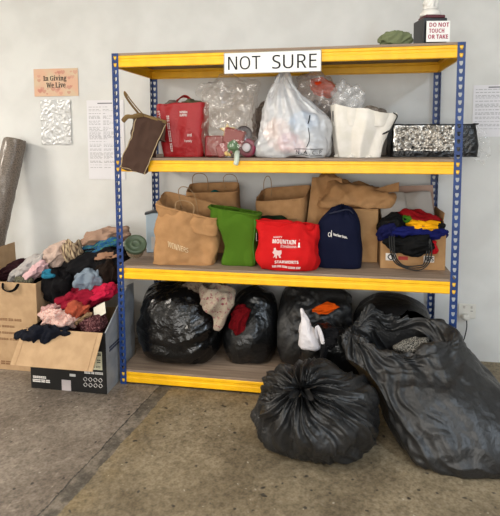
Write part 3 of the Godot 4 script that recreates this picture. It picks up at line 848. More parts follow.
	# --- grey speckled pouch behind
	lump("knitted_pouch", "grey and black speckled pouch wedged behind the white plastic bag", "pouch", Vector3(0.80, y + 0.19, -0.40), Vector3(0.085, 0.145, 0.06), Vector3(0, 0, -6), printed(Color(0.42, 0.37, 0.33), Color(0.42, 0.37, 0.33), Color(0.08, 0.07, 0.07), 8.0, 61, 0.05), 12, 0.01, 14.0)

	# --- white translucent carrier bag
	var white_film := film(Color(0.90, 0.905, 0.915), 0.52, 0.25)
	var Wb := bag("carrier_bag", "tall white translucent carrier bag peaked towards the sign board", "bag", Vector3(0.98, y, -0.17), 0.0, [
		sec(0.0, 0.0, 0, 0, 0, 2), sec(0.0, 0.0, 0, 0.14, 0.09, 2.6), sec(0.006, -0.005, 0, 0.19, 0.125, 3), sec(0.05, -0.005, 0, 0.205, 0.14, 2.8), sec(0.12, 0.01, 0, 0.19, 0.135, 2.6), sec(0.20, 0.01, 0, 0.185, 0.12, 2.4), sec(0.27, -0.005, 0.0, 0.16, 0.095, 2.2, 0, -0.12), sec(0.34, -0.03, 0.0, 0.105, 0.06, 2.2, 0, -0.2), sec(0.40, -0.045, 0.01, 0.055, 0.035, 2.0, 0, -0.3), sec(0.44, -0.05, 0.02, 0.03, 0.018, 2.0), sec(0.465, -0.05, 0.025, 0.012, 0.012, 2.0), sec(0.468, -0.05, 0.025, 0, 0, 2)],
		white_film, func(p: Vector3, u, v) -> float:
			var pl := ridge(Vector3(cos(TAU * u) * 1.3, sin(TAU * u) * 1.3, v * 0.8), 2.2, 4)
			return clampf(v * 9.0, 0, 1) * (0.009 * pl * clampf(v * 1.4, 0, 1) * (1.0 - 0.5 * v) + 0.012 * crump(along(p, Vector3(-0.2, 1, 0), 2.0), 5.0, 1, 0.15) + 0.016 * crump(along(p, Vector3(-0.2, 1, 0), 1.6), 10.0, 4, 0.2) + 0.007 * crump(p, 22.0, 2, 0.25)), 128, 110)
	var wt: Node3D = Wb.node
	side_text(Wb, "N . A . C . P", 0.225, 0.12, 0.222, 0.258, M.ink, wt, true)
	for v in [0.21, 0.27]:
		var ln := PackedVector3Array()
		for i in 25: ln.append(sample(Wb, lerpf(0.235, 0.115, i / 24.0), v, 0.003))
		part("printed_line", tube(ln, 0.0014, -1, 5), M.ink, wt)
	for k in 2:
		var sw := PackedVector3Array()
		for i in 15:
			var f := i / 14.0
			sw.append(sample(Wb, lerpf(0.185, 0.187, f) - 0.008 * sin(PI * f), lerpf(0.285, 0.41, f), 0.003) if k == 0 else sample(Wb, lerpf(0.188, 0.165, f), lerpf(0.43, 0.5, f), 0.003))
		part("printed_stroke", tube(sw, 0.005 if k == 0 else 0.004, 0.002, 6), M.ink, wt)
	part("handle", tube(curve([Vector3(-0.06, 0.44, 0.02), Vector3(-0.09, 0.452, -0.02), Vector3(-0.10, 0.41, -0.06), Vector3(-0.075, 0.33, -0.07)], 20), 0.004, 0.02, 8, Vector3(1, 0, 0.4)), white_film, wt)
	var pastel := [[Vector3(-0.085, 0.13, 0.02), Vector3(0.07, 0.085, 0.06), Color(0.83, 0.62, 0.52), "peach cloth inside the white carrier bag"], [Vector3(0.06, 0.19, 0.015), Vector3(0.08, 0.06, 0.055), Color(0.40, 0.60, 0.78), "light blue cloth inside the white carrier bag"], [Vector3(0.0, 0.072, 0.045), Vector3(0.085, 0.05, 0.06), Color(0.80, 0.35, 0.36), "pink cloth low in the white carrier bag"], [Vector3(0.1, 0.1, 0.0), Vector3(0.075, 0.075, 0.075), Color(0.50, 0.54, 0.60), "grey cloth low in the white carrier bag"]]
	for k in pastel.size():
		lump("garment", pastel[k][3], "garment", Vector3(0.98, y, -0.17) + pastel[k][0], pastel[k][1], Vector3(0, 20 * k, 0), fabric(pastel[k][2]), 30 + k, 0.008, 14.0, Vector3.RIGHT, "pastel clothes in the white carrier bag", 0.7)

	# --- clear bag with an orange cloth behind
	bag("plastic_bag", "clear plastic bag with an orange cloth behind the white bags", "bag", Vector3(1.12, y, -0.42), 0.0, [
		sec(0.0, 0.0, 0, 0, 0, 2), sec(0.001, 0, 0, 0.11, 0.08, 2.4), sec(0.1, 0, 0, 0.13, 0.1, 2.4), sec(0.25, 0.0, 0, 0.125, 0.1, 2.3), sec(0.38, -0.01, 0, 0.13, 0.09, 2.2), sec(0.45, -0.03, 0, 0.11, 0.06, 2.0), sec(0.482, -0.03, 0, 0.05, 0.03, 2.0), sec(0.484, -0.03, 0, 0, 0, 2)], film(Color(0.86, 0.80, 0.76), 0.32, 0.15), func(p: Vector3, _u, v) -> float: return clampf(v * 8.0, 0, 1) * (0.014 * ridge(p, 9.0, 7) + 0.008 * crump(p, 13.0, 3)), 80, 60)
	lump("garment", "orange cloth at the top of the rear clear bag", "garment", Vector3(1.135, y + 0.40, -0.40), Vector3(0.07, 0.05, 0.05), Vector3(0, 0, -25), fabric(Color(0.88, 0.25, 0.06)), 41, 0.008, 20.0)
	lump("garment", "grey blue cloth in the rear clear plastic bag", "garment", Vector3(1.12, y + 0.185, -0.42), Vector3(0.09, 0.14, 0.06), Vector3(0, 0, 0), fabric(Color(0.35, 0.36, 0.38)), 43, 0.01, 16.0)

	# --- white paper carrier with black cord handles
	var wp := mottled(Color(0.84, 0.82, 0.78), Color(0.88, 0.86, 0.83), 0.6, 3.0, 51)
	var P := bag("paper_bag", "white paper carrier bag with black cord handles, narrow at the bottom", "bag", Vector3(1.345, y, -0.2), 0.0, [
		sec(0.0, 0.0, 0, 0, 0, 5), sec(0.0, -0.015, 0, 0.10, 0.06, 5), sec(0.004, -0.015, 0, 0.105, 0.065, 5), sec(0.09, -0.01, 0, 0.125, 0.08, 4.5), sec(0.17, 0.005, 0, 0.15, 0.092, 4), sec(0.235, 0.015, 0, 0.168, 0.098, 3.6, 0, -0.12), sec(0.252, 0.016, 0, 0.172, 0.1, 3.6, 0, -0.15), sec(0.25, 0.016, 0, 0.169, 0.097, 3.6, 0, -0.15), sec(0.17, 0.01, 0, 0.15, 0.085, 3.6)], wp, func(p: Vector3, u, v) -> float:
			var k := absf(fposmod(u * 7.0 + 0.35 + 0.05 * sn(p, 5.0, 2), 1.0) - 0.5)
			return clampf(v * 12.0, 0, 1) * (0.085 * (k - 0.25) * (1.0 - 0.75 * v) + 0.005 * crump(p, 8.0, 3, 0.2)), 112, 72)
	var pt: Node3D = P.node
	part("cord_handle", tube(curve([sample(P, 0.20, 0.66, 0.002) + Vector3(0.09, 0, 0), sample(P, 0.1, 0.68, 0.003), sample(P, 0.1, 0.56, 0.006), sample(P, 0.1, 0.47, 0.008), sample(P, 0.125, 0.43, 0.01), sample(P, 0.08, 0.5, 0.012), sample(P, 0.07, 0.53, 0.005)], 32), 0.003), M.cord, pt)
	part("cord_handle", tube(curve([sample(P, 0.42, 0.62, 0.003), sample(P, 0.43, 0.55, 0.008), sample(P, 0.455, 0.5, 0.01), sample(P, 0.47, 0.56, 0.008), sample(P, 0.45, 0.62, 0.003)], 24), 0.0032), M.cord, pt)
	lump("packaging", "dark crumpled packaging inside the white paper bag", "packaging", Vector3(1.415, y + 0.215, -0.2), Vector3(0.095, 0.055, 0.07), Vector3(0, 0, -9), mottled(Color(0.32, 0.29, 0.26), Color(0.5, 0.46, 0.42), 0.45, 10.0, 63), 45, 0.012, 24.0)
	var cello := film(Color(0.9, 0.9, 0.9), 0.3, 0.08)
	var Q := blob(72, 48, Vector3(0.085, 0.085, 0.07), 0.25, 5)
	displace(Q, func(p: Vector3, _u, _v) -> float: return 0.02 * crump(p, 14.0, 4, 0.2) + 0.014 * crump(p, 26.0, 1, 0.2))
	solo("cellophane", "crumpled clear cellophane sticking up from the white paper bag", "cellophane", to_mesh(Q), cello, Vector3(1.275, y + 0.315, -0.2))

	# --- black package with a silver front
	var pk := thing("foil_package", "long black plastic package with a crinkled silver foil front", "package", Vector3(1.735, y, -0.33), deg_to_rad(3))
	var S5 := loft([sec(0, 0, 0, 0, 0, 12), sec(0.0, 0, 0, 0.225, 0.10, 12), sec(0.006, 0, 0, 0.228, 0.104, 12), sec(0.06, 0, 0, 0.229, 0.105, 12), sec(0.12, 0, 0, 0.228, 0.104, 12), sec(0.172, 0, -0.005, 0.223, 0.1, 12), sec(0.178, 0, -0.005, 0.215, 0.095, 12), sec(0.178, 0, -0.005, 0, 0, 12)], 120, 50)
	displace(S5, func(p: Vector3, _u, v) -> float: return 0.004 * crump(p, 14.0, 2) * clampf(v * 10, 0, 1) * clampf((1 - v) * 10, 0, 1) + 0.004 * sn(p, 8.0, 3))
	warp(S5, func(p: Vector3) -> Vector3: return Vector3(p.x, maxf(p.y, 0.001), p.z))
	part("wrapping", to_mesh(S5), plastic(Color(0.06, 0.06, 0.063), 0.3, 0.5), pk)
	var sil := mat(Color.WHITE, 0.3, 0.85)
	sil.albedo_texture = noise_tex(0.05, 71, [[0.0, Color(0.2, 0.19, 0.18)], [0.3, Color(0.3, 0.29, 0.27)], [0.42, Color(0.72, 0.7, 0.67)], [1.0, Color(0.95, 0.93, 0.9)]], 256, false, 3)
	tri(sil, 2.2)
	var FS := surf(110, 50, func(u: float, v: float) -> Vector3:
		var p := Vector3(lerpf(-0.219, 0.098, u), lerpf(0.034, 0.172, v), 0.108)
		var e := clampf(minf(minf(u, 1 - u), minf(v, 1 - v)) * 12, 0, 1)
		return p + Vector3(0.004 * sn(p, 20, 3) , 0.004 * sn(p, 20, 5), 0.004 + e * (0.006 * crump(p, 26.0, 3) + 0.005 * ridge(p, 42.0, 2) + 0.002)), false)
	FS["sign"] = 1.0
	part("foil_front", to_mesh(FS), sil, pk)
	var trail := surf(40, 40, func(u: float, v: float) -> Vector3:
		var p := Vector3(0.225 + 0.10 * u * (0.6 + 0.4 * sin(PI * v)), lerpf(-0.02, 0.17, v) - 0.03 * u * u, 0.05 - 0.05 * u)
		return p + Vector3(0.006 * ridge(p, 16, 3), 0, 0.015 * crump(p, 13.0, 4) + 0.01 * ridge(p, 22.0, 5)), false)
	trail["sign"] = 1.0
	part("clear_wrap", to_mesh(trail), film(Color(0.9, 0.9, 0.9), 0.22, 0.1), pk)

func side_text(S: Dictionary, text: String, ua: float, ub: float, va: float, vb: float, m: Material, parent: Node, level := false):
	# lettering that runs down the surface (va to vb), or along it when level
	var place := func(x: float, y: float, z: float) -> Vector3:
		if level: return sample(S, lerpf(ua, ub, x), lerpf(va, vb, y), 0.002 + 0.0012 * z)
		return sample(S, lerpf(ub, ua, 1.0 - y), lerpf(va, vb, x), 0.002 + 0.0012 * z)
	part("lettering", text_mesh(text_arrays(text), place), m, parent)

# ---------------------------------------------------------------- middle shelf
func rim_up(secs: Array, top: Array, deep: float, fill := 0.93) -> Array:    # adds a sharp rim and the inner side to a bag's sections
	var a := top.duplicate(); a[1] = top[1] * 0.985; a[2] = top[2] * 0.97
	var b := top.duplicate(); b[0] = top[0] - Vector3(0, deep, 0); b[1] = top[1] * fill; b[2] = top[2] * fill
	return secs + [top, top, a, a, b]
func kraft_bag(label: String, at: Vector3, turn: float, w: float, d: float, h: float, tilt: float, m: Material, s: int, amp := 0.008, lean := 0.0) -> Dictionary:
	var secs := [sec(0, 0, 0, 0, 0, 8), sec(0, 0, 0, w * 0.48, d * 0.48, 8), sec(0, 0, 0, w * 0.48, d * 0.48, 8), sec(0.004, 0, 0, w * 0.5, d * 0.5, 8), sec(h * 0.3, lean * 0.3, 0, w * 0.515, d * 0.53, 6), sec(h * 0.65, lean * 0.7, 0, w * 0.51, d * 0.51, 6, 0, tilt * 0.6, -0.1)]
	return bag("paper_bag", label, "bag", at, turn, rim_up(secs, sec(h, lean, 0, w * 0.5, d * 0.5, 7, 0, tilt, -0.3), h * 0.3), m, paper_disp(amp, s), 104, 76, "brown paper carrier bags")

func build_middle_shelf():
	var y := 0.6973
	# --- lidded tub lying on its side
	var t := thing("plastic_tub", "small patterned tub tipped over, green lid facing out", "tub", Vector3(0.062, y, -0.16))
	var ax := Basis(Quaternion(Vector3.UP, Vector3(0.3, 0.72, 0.62).normalized()))
	var lidm := mat(Color(0.27, 0.33, 0.25), 0.45)
	var o := Vector3(0.004, 0.098, 0.05)
	var body := part("tub_body", lathe([Vector2(0, -0.075), Vector2(0.046, -0.075), Vector2(0.05, -0.07), Vector2(0.056, 0.0), Vector2(0.056, 0.003), Vector2(0, 0.003)]), printed(Color(0.62, 0.55, 0.45), Color(0.3, 0.22, 0.15), Color(0.72, 0.68, 0.6), 9.0, 81), t, o)
	body.basis = ax
	var lid := part("lid", lathe([Vector2(0.06, -0.012), Vector2(0.064, -0.01), Vector2(0.065, 0.008), Vector2(0.061, 0.013), Vector2(0.05, 0.013), Vector2(0.047, 0.007), Vector2(0.03, 0.006), Vector2(0.028, 0.01), Vector2(0.02, 0.011), Vector2(0.018, 0.007), Vector2(0, 0.006)], 36), lidm, t, o)
	lid.basis = ax
	var bp := thing("carton", "slim pale blue and white carton standing behind the tub", "carton", Vector3(0.085, y, -0.36), 0.3)
	part("carton_body", box_mesh(Vector3(0.09, 0.25, 0.05), 0.003), mat(Color(0.66, 0.74, 0.80), 0.45), bp, Vector3(0, 0.125, 0))
	part("carton_top", box_mesh(Vector3(0.1, 0.012, 0.06), 0.003), mat(Color(0.16, 0.18, 0.2), 0.5), bp, Vector3(-0.004, 0.256, 0), Vector3(0, 0, 0.25))
	part("printed_panel", box_mesh(Vector3(0.05, 0.08, 0.002), 0.0005), mat(Color(0.8, 0.79, 0.78), 0.5), bp, Vector3(0.01, 0.06, 0.0255))

	# --- kraft paper bags
	var K1 := kraft_bag("large brown paper bag with pale lettering beside the green bag", Vector3(0.355, y, -0.155), 5.0, 0.345, 0.19, 0.325, -0.24, M.kraft, 1, 0.019, 0.03)
	text_on(K1, "WINNERS", 0.325, 0.225, 0.41, 0.438, mat(Color(0.86, 0.78, 0.64), 0.7), K1.node, "Droid Sans", 400, -0.035)
	loop_handle(K1.node, Vector3(-0.035, 0.30, 0.088), Vector3(0.06, 0.28, 0.088), Vector3(0.02, 0.365, 0.075), 0.0024, 0.0024, M.twine, "twisted_handle")
	loop_handle(K1.node, Vector3(-0.03, 0.30, -0.07), Vector3(0.06, 0.28, -0.07), Vector3(-0.01, 0.43, -0.06), 0.0024, 0.0024, M.twine, "twisted_handle")
	var K2 := kraft_bag("brown paper bag standing against the wall behind the green bag", Vector3(0.45, y, -0.455), 2.0, 0.32, 0.15, 0.395, 0.03, M.kraft, 2, 0.010)
	loop_handle(K2.node, Vector3(-0.14, 0.38, -0.06), Vector3(-0.05, 0.38, -0.06), Vector3(-0.10, 0.49, -0.05), 0.0024, 0.0024, M.twine, "twisted_handle")
	loop_handle(K2.node, Vector3(0.07, 0.385, -0.06), Vector3(0.15, 0.39, -0.06), Vector3(0.095, 0.485, -0.045), 0.0024, 0.0024, M.twine, "twisted_handle")
	lump("garment", "teal scrap of cloth in the rear brown paper bag", "garment", Vector3(0.47, y + 0.355, -0.44), Vector3(0.045, 0.03, 0.03), Vector3(0, 20, 0), fabric(Color(0.10, 0.36, 0.34)), 53, 0.008)
	var K3 := kraft_bag("brown paper bag behind the squat red bag, front panel lit", Vector3(0.90, y, -0.42), -9.0, 0.31, 0.2, 0.37, 0.10, M.kraft, 4, 0.010)
	loop_handle(K3.node, Vector3(-0.145, 0.33, -0.07), Vector3(-0.10, 0.34, -0.07), Vector3(-0.12, 0.475, -0.06), 0.0024, 0.0024, M.twine, "twisted_handle")
	lump("garment", "dark green cloth squeezed between red bag and brown paper bag", "garment", Vector3(0.86, y + 0.19, -0.255), Vector3(0.13, 0.065, 0.035), Vector3(0, 0, 0), fabric(Color(0.07, 0.13, 0.06)), 55, 0.008)

	# --- green reusable bag
	var green := fabric(Color(0.27, 0.40, 0.09))
	var G := bag("shopping_bag", "leaf green cloth shopping bag between paper bag and red bag", "bag", Vector3(0.665, y, -0.165), 0.0, rim_up([sec(0, 0, 0, 0, 0, 6), sec(0, 0.01, 0, 0.085, 0.065, 6), sec(0, 0.01, 0, 0.09, 0.07, 6), sec(0.03, 0.012, 0, 0.095, 0.08, 6), sec(0.10, 0.022, 0, 0.088, 0.085, 5), sec(0.17, 0.02, 0, 0.10, 0.09, 4.5), sec(0.25, 0.0, 0, 0.125, 0.085, 4, 0, -0.04)], sec(0.305, -0.015, 0.01, 0.145, 0.065, 3.2, 0, -0.14), 0.1), green, cloth_disp(0.011, 5, Vector3(0.35, 0.93, 0), 8.0), 104, 80)
	var seam := PackedVector3Array()
	for i in 31: seam.append(sample(G, 0.118, lerpf(0.25, 0.62, i / 30.0), 0.001))
	part("seam", tube(seam, 0.0022, -1, 6), fabric(Color(0.29, 0.52, 0.2)), G.node)
	var lb := part("label_patch", box_mesh(Vector3(0.04, 0.05, 0.002), 0.0005), mat(Color(0.07, 0.09, 0.07), 0.6), G.node, Vector3(0.122, 0.165, 0.03), Vector3(0, 1.15, 0))
	lb.set_meta("label", "small dark label with a pale outline")
	for k in 4:
		part("label_outline", box_mesh(Vector3(0.04, 0.003, 0.003) if k < 2 else Vector3(0.003, 0.05, 0.003), 0.0005), M.white_ink, lb, [Vector3(0, 0.0235, 0.0005), Vector3(0, -0.0235, 0.0005), Vector3(0.0185, 0, 0.0005), Vector3(-0.0185, 0, 0.0005)][k])

	# --- squat red bag with white print
	var red := fabric(Color(0.74, 0.075, 0.085), 0.8)
	var R := bag("shopping_bag", "squat scarlet cloth bag with bold white mountain print", "bag", Vector3(0.955, y, -0.125), 0.0, rim_up([sec(0, 0, 0, 0, 0, 3), sec(0, 0, 0, 0.13, 0.075, 3), sec(0.004, 0, 0, 0.155, 0.095, 3), sec(0.05, 0, 0, 0.178, 0.115, 3), sec(0.10, -0.003, 0, 0.17, 0.115, 3), sec(0.15, 0.0, 0, 0.165, 0.1, 2.8), sec(0.20, 0.0, 0, 0.165, 0.075, 2.6)], sec(0.248, -0.008, 0, 0.172, 0.04, 2.4, 0, -0.06), 0.04, 0.8), red, func(p: Vector3, u, v) -> float:
			return clampf(v * 8.0, 0, 1) * (0.014 * sn(along(p, Vector3(0.5, 0.8, 0), 2.0), 8.0, 4) + 0.007 * ridge(p, 8.0, 3) * (1.0 - 0.6 * float(absf(u - 0.25) < 0.1)) + 0.008 * sn(Vector3(p.x, 0, 0), 14.0, 9) * v), 120, 84)
	text_on(R, "SANDY'S", 0.316, 0.272, 0.503, 0.516, M.white_ink, R.node)
	text_on(R, "MOUNTAIN", 0.318, 0.200, 0.455, 0.492, M.white_ink, R.node, "Droid Sans", 700)
	text_on(R, "Freshness", 0.276, 0.196, 0.42, 0.448, M.white_ink, R.node, "Droid Serif", 400)
	text_on(R, "STARWORTS", 0.302, 0.190, 0.262, 0.29, M.white_ink, R.node, "Droid Sans", 700, 0.01)
	text_on(R, "=== === ==== ===== ===", 0.316, 0.18, 0.225, 0.242, M.white_ink, R.node, "Droid Sans", 700)
	# printed rider emblem and fir tree as raised ink
	var em := func(pts: Array) -> Callable:
		return func(x: float, yy: float, z: float) -> Vector3: return sample(R, lerpf(pts[0], pts[1], x), lerpf(pts[2], pts[3], yy), 0.0015 + 0.001 * z)
	part("printed_emblem", text_mesh(poly_arrays(PackedVector2Array([Vector2(0.1, 0), Vector2(0.25, 0.35), Vector2(0, 0.55), Vector2(0.15, 0.75), Vector2(0.12, 0.95), Vector2(0.3, 1.0), Vector2(0.4, 0.8), Vector2(0.6, 0.75), Vector2(0.95, 0.8), Vector2(1.0, 0.5), Vector2(0.85, 0.3), Vector2(0.95, 0.05), Vector2(0.75, 0.05), Vector2(0.65, 0.3), Vector2(0.5, 0.3), Vector2(0.5, 0.0), Vector2(0.35, 0.0), Vector2(0.35, 0.2)])), em.call([0.313, 0.268, 0.315, 0.415])), mat(Color(0.85, 0.72, 0.7), 0.7), R.node)
	part("printed_emblem", text_mesh(poly_arrays(PackedVector2Array([Vector2(0, 0), Vector2(0.3, 0.4), Vector2(0.15, 0.4), Vector2(0.5, 1.0), Vector2(0.85, 0.4), Vector2(0.7, 0.4), Vector2(1, 0)])), em.call([0.19, 0.178, 0.425, 0.5])), M.white_ink, R.node)
	lump("garment", "crimson cloth poking out of the squat scarlet bag", "garment", Vector3(0.935, y + 0.225, -0.13), Vector3(0.10, 0.03, 0.03), Vector3.ZERO, red, 57, 0.006)

	# --- navy drawstring bag
	var navy := fabric(Color(0.035, 0.055, 0.15), 0.85)
	var Nb := bag("drawstring_bag", "navy blue drawstring bag with small white lettering", "bag", Vector3(1.232, y, -0.2), 0.0, [sec(0, 0, 0, 0, 0, 4), sec(0, 0, 0, 0.10, 0.06, 4), sec(0.004, 0, 0, 0.128, 0.08, 4), sec(0.07, 0, 0, 0.133, 0.092, 3.6), sec(0.16, 0.0, 0, 0.125, 0.09, 3.2), sec(0.24, 0.0, 0, 0.115, 0.075, 2.8), sec(0.29, 0.01, 0, 0.085, 0.055, 2.4), sec(0.325, 0.02, 0, 0.05, 0.04, 2.2), sec(0.335, 0.02, 0, 0.02, 0.02, 2), sec(0.33, 0.02, 0, 0, 0, 2)], navy, func(p: Vector3, u, v) -> float:
			return clampf(v * 8.0, 0, 1) * (0.006 * sn(p, 7.0, 4) + 0.006 * ridge(along(p, Vector3.UP, 3.0), 9.0, 6) * v + 0.012 * clampf((v - 0.6) * 3.0, 0, 1) * sin(TAU * u * 13.0 + 3.0 * sn(p, 9.0, 2))), 120, 84)
	text_on(Nb, "harbor bus.", 0.282, 0.19, 0.478, 0.497, M.white_ink, Nb.node, "Droid Sans", 700, -0.02)
	for k in 2:
		var br := PackedVector3Array()
		for i in 13:
			var f := i / 12.0
			br.append(sample(Nb, [0.3, 0.296][k], lerpf(0.465, 0.515, f), 0.002) if k == 1 else sample(Nb, 0.309 + 0.009 * cos(TAU * f), 0.483 + 0.014 * sin(TAU * f), 0.002))
		part("printed_emblem", tube(br, 0.0018, -1, 5), M.white_ink, Nb.node)
	part("drawstring", tube(curve([Vector3(-0.05, 0.30, 0.05), Vector3(0.0, 0.315, 0.06), Vector3(0.05, 0.325, 0.05), Vector3(0.08, 0.30, 0.03)], 18), 0.004), mat(Color(0.09, 0.11, 0.2), 0.8), Nb.node)

	# --- plain cardboard box with a crushed paper bag on it
	var bx := thing("cardboard_box", "plain brown cardboard box behind the navy bag, closed", "box", Vector3(1.325, y, -0.415))
	part("carton_body", box_mesh(Vector3(0.262, 0.305, 0.26), 0.004), M.carton_brown, bx, Vector3(0, 0.1525, 0))
	part("lid_flap", box_mesh(Vector3(0.262, 0.004, 0.128), 0.001), M.carton_brown, bx, Vector3(0, 0.307, 0.065))
	part("lid_flap", box_mesh(Vector3(0.262, 0.004, 0.128), 0.001), M.carton_brown, bx, Vector3(0, 0.307, -0.065))
	var CP := loft([sec(0, 0, 0, 0, 0, 3), sec(0.0, 0, 0, 0.17, 0.10, 3), sec(0.012, 0.0, 0, 0.215, 0.13, 3), sec(0.05, 0.02, 0, 0.235, 0.13, 2.6, 0, 0.1), sec(0.10, 0.0, -0.01, 0.20, 0.1, 2.2, 0, 0.05), sec(0.15, -0.05, -0.02, 0.13, 0.05, 2, 0, -0.15), sec(0.165, -0.07, -0.02, 0, 0, 2)], 120, 70)
	displace(CP, func(p: Vector3, _u, v) -> float: return clampf(v * 6.0, 0, 1) * (0.04 * crump(along(p, Vector3(0.95, -0.2, 0), 2.2), 6.0, 3, 0.2) + 0.022 * crump(p, 11.0, 5, 0.2) + 0.008 * crump(p, 24.0, 1, 0.3) + 0.02 * sn(p, 6.0, 2)))
	warp(CP, func(p: Vector3) -> Vector3: return Vector3(p.x, maxf(p.y, 0.001), clampf(p.z, -0.18, 0.3)))
	var cb := thing("crushed_paper_bag", "crushed brown paper bag draped over the cardboard box", "bag", Vector3(1.31, y + 0.3095, -0.42))
	part("crumpled_body", to_mesh(CP), M.kraft, cb)
	var fl := surf(40, 24, func(u: float, v: float) -> Vector3:
		var p := Vector3(lerpf(0.08, 0.27, u), 0.06 + 0.05 * u + 0.075 * (v - 0.5), 0.07 - 0.06 * u)
		return p + Vector3(0, 0, 0.014 * crump(p, 9.0, 2) + 0.05 * (v - 0.5) * (v - 0.5)), false)
	fl["sign"] = 1.0
	part("folded_mouth", to_mesh(fl), M.kraft, cb)
	var pk := surf(30, 30, func(u: float, v: float) -> Vector3:
		var p := Vector3(lerpf(-0.235, -0.06, u), lerpf(-0.1, 0.17, v) , 0.12 - 0.10 * v)
		return p + Vector3(0.05 * (1 - v) * (u - 0.5), 0, 0.02 * crump(p, 8.0, 4)), false)
	pk["sign"] = 1.0
	part("folded_side", to_mesh(pk), M.kraft, cb)

	# --- open carton of bright fabric
	var cx := 1.632; var cz := -0.345
	var ob := thing("open_carton", "open cardboard carton with a printed label, filled with bright fabric", "box", Vector3(cx, y, cz))
	var w := 0.34; var d := 0.34; var h := 0.205; var th := 0.004
	part("front_panel", box_mesh(Vector3(w, h, th), 0.001), M.carton_brown, ob, Vector3(0, h / 2, d / 2))
	part("rear_panel", box_mesh(Vector3(w, h + 0.08, th), 0.001), M.carton_brown, ob, Vector3(0, h / 2 + 0.04, -d / 2))
	for s in [-1, 1]:
		part("side_panel", box_mesh(Vector3(th, h, d - th), 0.001), M.carton_brown, ob, Vector3(s * (w / 2 - th / 2), h / 2, 0))
	part("bottom_panel", box_mesh(Vector3(w - 2 * th, th, d - th), 0.001), M.carton_brown, ob, Vector3(0, th / 2 + 0.0005, 0))
	part("flap", box_mesh(Vector3(th, 0.1, d * 0.8), 0.001), M.carton_brown, ob, Vector3(w / 2 - 0.004, h + 0.05, -0.03), Vector3(0, 0, -0.12))
	var lab := mat(Color(0.82, 0.8, 0.78), 0.6)
	part("printed_label", box_mesh(Vector3(0.055, 0.04, 0.002), 0.0005), lab, ob, Vector3(-0.115, 0.065, d / 2 + 0.003))
	part("printed_emblem", tube(curve([Vector3(-0.10, 0.065, 0), Vector3(-0.115, 0.08, 0), Vector3(-0.13, 0.065, 0), Vector3(-0.115, 0.05, 0), Vector3(-0.10, 0.062, 0)], 24), 0.003, -1, 6), M.ink, ob, Vector3(0, 0, d / 2 + 0.005))
	part("printed_label", box_mesh(Vector3(0.05, 0.02, 0.002), 0.0005), mat(Color(0.6, 0.13, 0.1), 0.6), ob, Vector3(-0.05, 0.06, d / 2 + 0.003))
	part("printed_label", box_mesh(Vector3(0.055, 0.036, 0.002), 0.0005), lab, ob, Vector3(0.085, 0.06, d / 2 + 0.003))
	text_flat("XES", Vector3(0.085, 0.06, d / 2 + 0.004), Vector2(0.048, 0.024), M.ink, ob, "Droid Sans", 700)
	# padded grey inserts leaning at the back
	var pad := fabric(Color(0.60, 0.575, 0.55))
	var padm := pillow(Vector3(0.15, 0.21, 0.035))
	solo("padded_insert", "light grey padded insert leaning in carton next to paper bag", "pad", padm, pad, Vector3(cx - 0.085, y + 0.30, cz + 0.0), Vector3(-0.5, 0.05, 0.1), "grey padded inserts")
	solo("padded_insert", "light grey padded insert leaning in carton next to back post", "pad", padm, pad, Vector3(cx + 0.06, y + 0.305, cz - 0.02), Vector3(-0.5, 0.0, 0.08), "grey padded inserts")
	solo("card_sheet", "pinkish beige card sheet upright at the back of the carton", "card", box_mesh(Vector3(0.24, 0.29, 0.006), 0.002), mat(Color(0.60, 0.49, 0.43), 0.8), Vector3(cx + 0.04, y + 0.285, cz - 0.12), Vector3(-0.15, 0, 0.05))
	var gs := [
		[Vector3(-0.11, 0.24, 0.10), Vector3(0.08, 0.045, 0.07), Color(0.03, 0.03, 0.035), "black nylon bag bunched at left of open carton", Vector3(0, 0, 15)],
		[Vector3(0.06, 0.265, 0.06), Vector3(0.12, 0.035, 0.07), Color(0.50, 0.03, 0.06), "dark red cloth on top of open carton", Vector3(0, -10, -10)],
		[Vector3(0.06, 0.235, 0.135), Vector3(0.085, 0.03, 0.05), Color(0.88, 0.62, 0.02), "yellow cloth across the open carton", Vector3(0, 10, -4)],
		[Vector3(0.02, 0.20, 0.17), Vector3(0.165, 0.032, 0.045), Color(0.035, 0.06, 0.30), "royal blue cloth over the carton's front edge", Vector3(0, 0, -2)],
		[Vector3(-0.14, 0.20, 0.17), Vector3(0.055, 0.038, 0.045), Color(0.03, 0.04, 0.22), "royal blue strap end over the carton's corner", Vector3(0, 0, 30)],
		[Vector3(-0.01, 0.145, 0.195), Vector3(0.125, 0.065, 0.03), Color(0.02, 0.02, 0.023), "black cloth hanging over the carton's front", Vector3(0, 0, -4)],
		[Vector3(0.10, 0.13, 0.185), Vector3(0.025, 0.035, 0.014), Color(0.70, 0.07, 0.12), "red tag hanging on the carton's front", Vector3(0, 0, 0)],
		[Vector3(-0.03, 0.262, 0.10), Vector3(0.035, 0.02, 0.03), Color(0.22, 0.42, 0.08), "lime green scrap in the open carton", Vector3(0, 0, -20)],
		[Vector3(0.14, 0.215, 0.12), Vector3(0.03, 0.04, 0.05), Color(0.03, 0.03, 0.035), "black strap bundle at right of open carton", Vector3(0, 0, 0)]]
	for k in gs.size():
		lump("fabric_piece", gs[k][3], "fabric", Vector3(cx, y, cz) + gs[k][0], gs[k][1], gs[k][4], fabric(gs[k][2], 0.75), 60 + k, 0.009, 20.0, Vector3(0.9, 0.2, 0.3), "bright fabric in the open carton", 0.8)
	var cab := thing("cable", "thin black cable looped over the carton front", "cable", Vector3(cx, y, cz + d / 2 + 0.03))
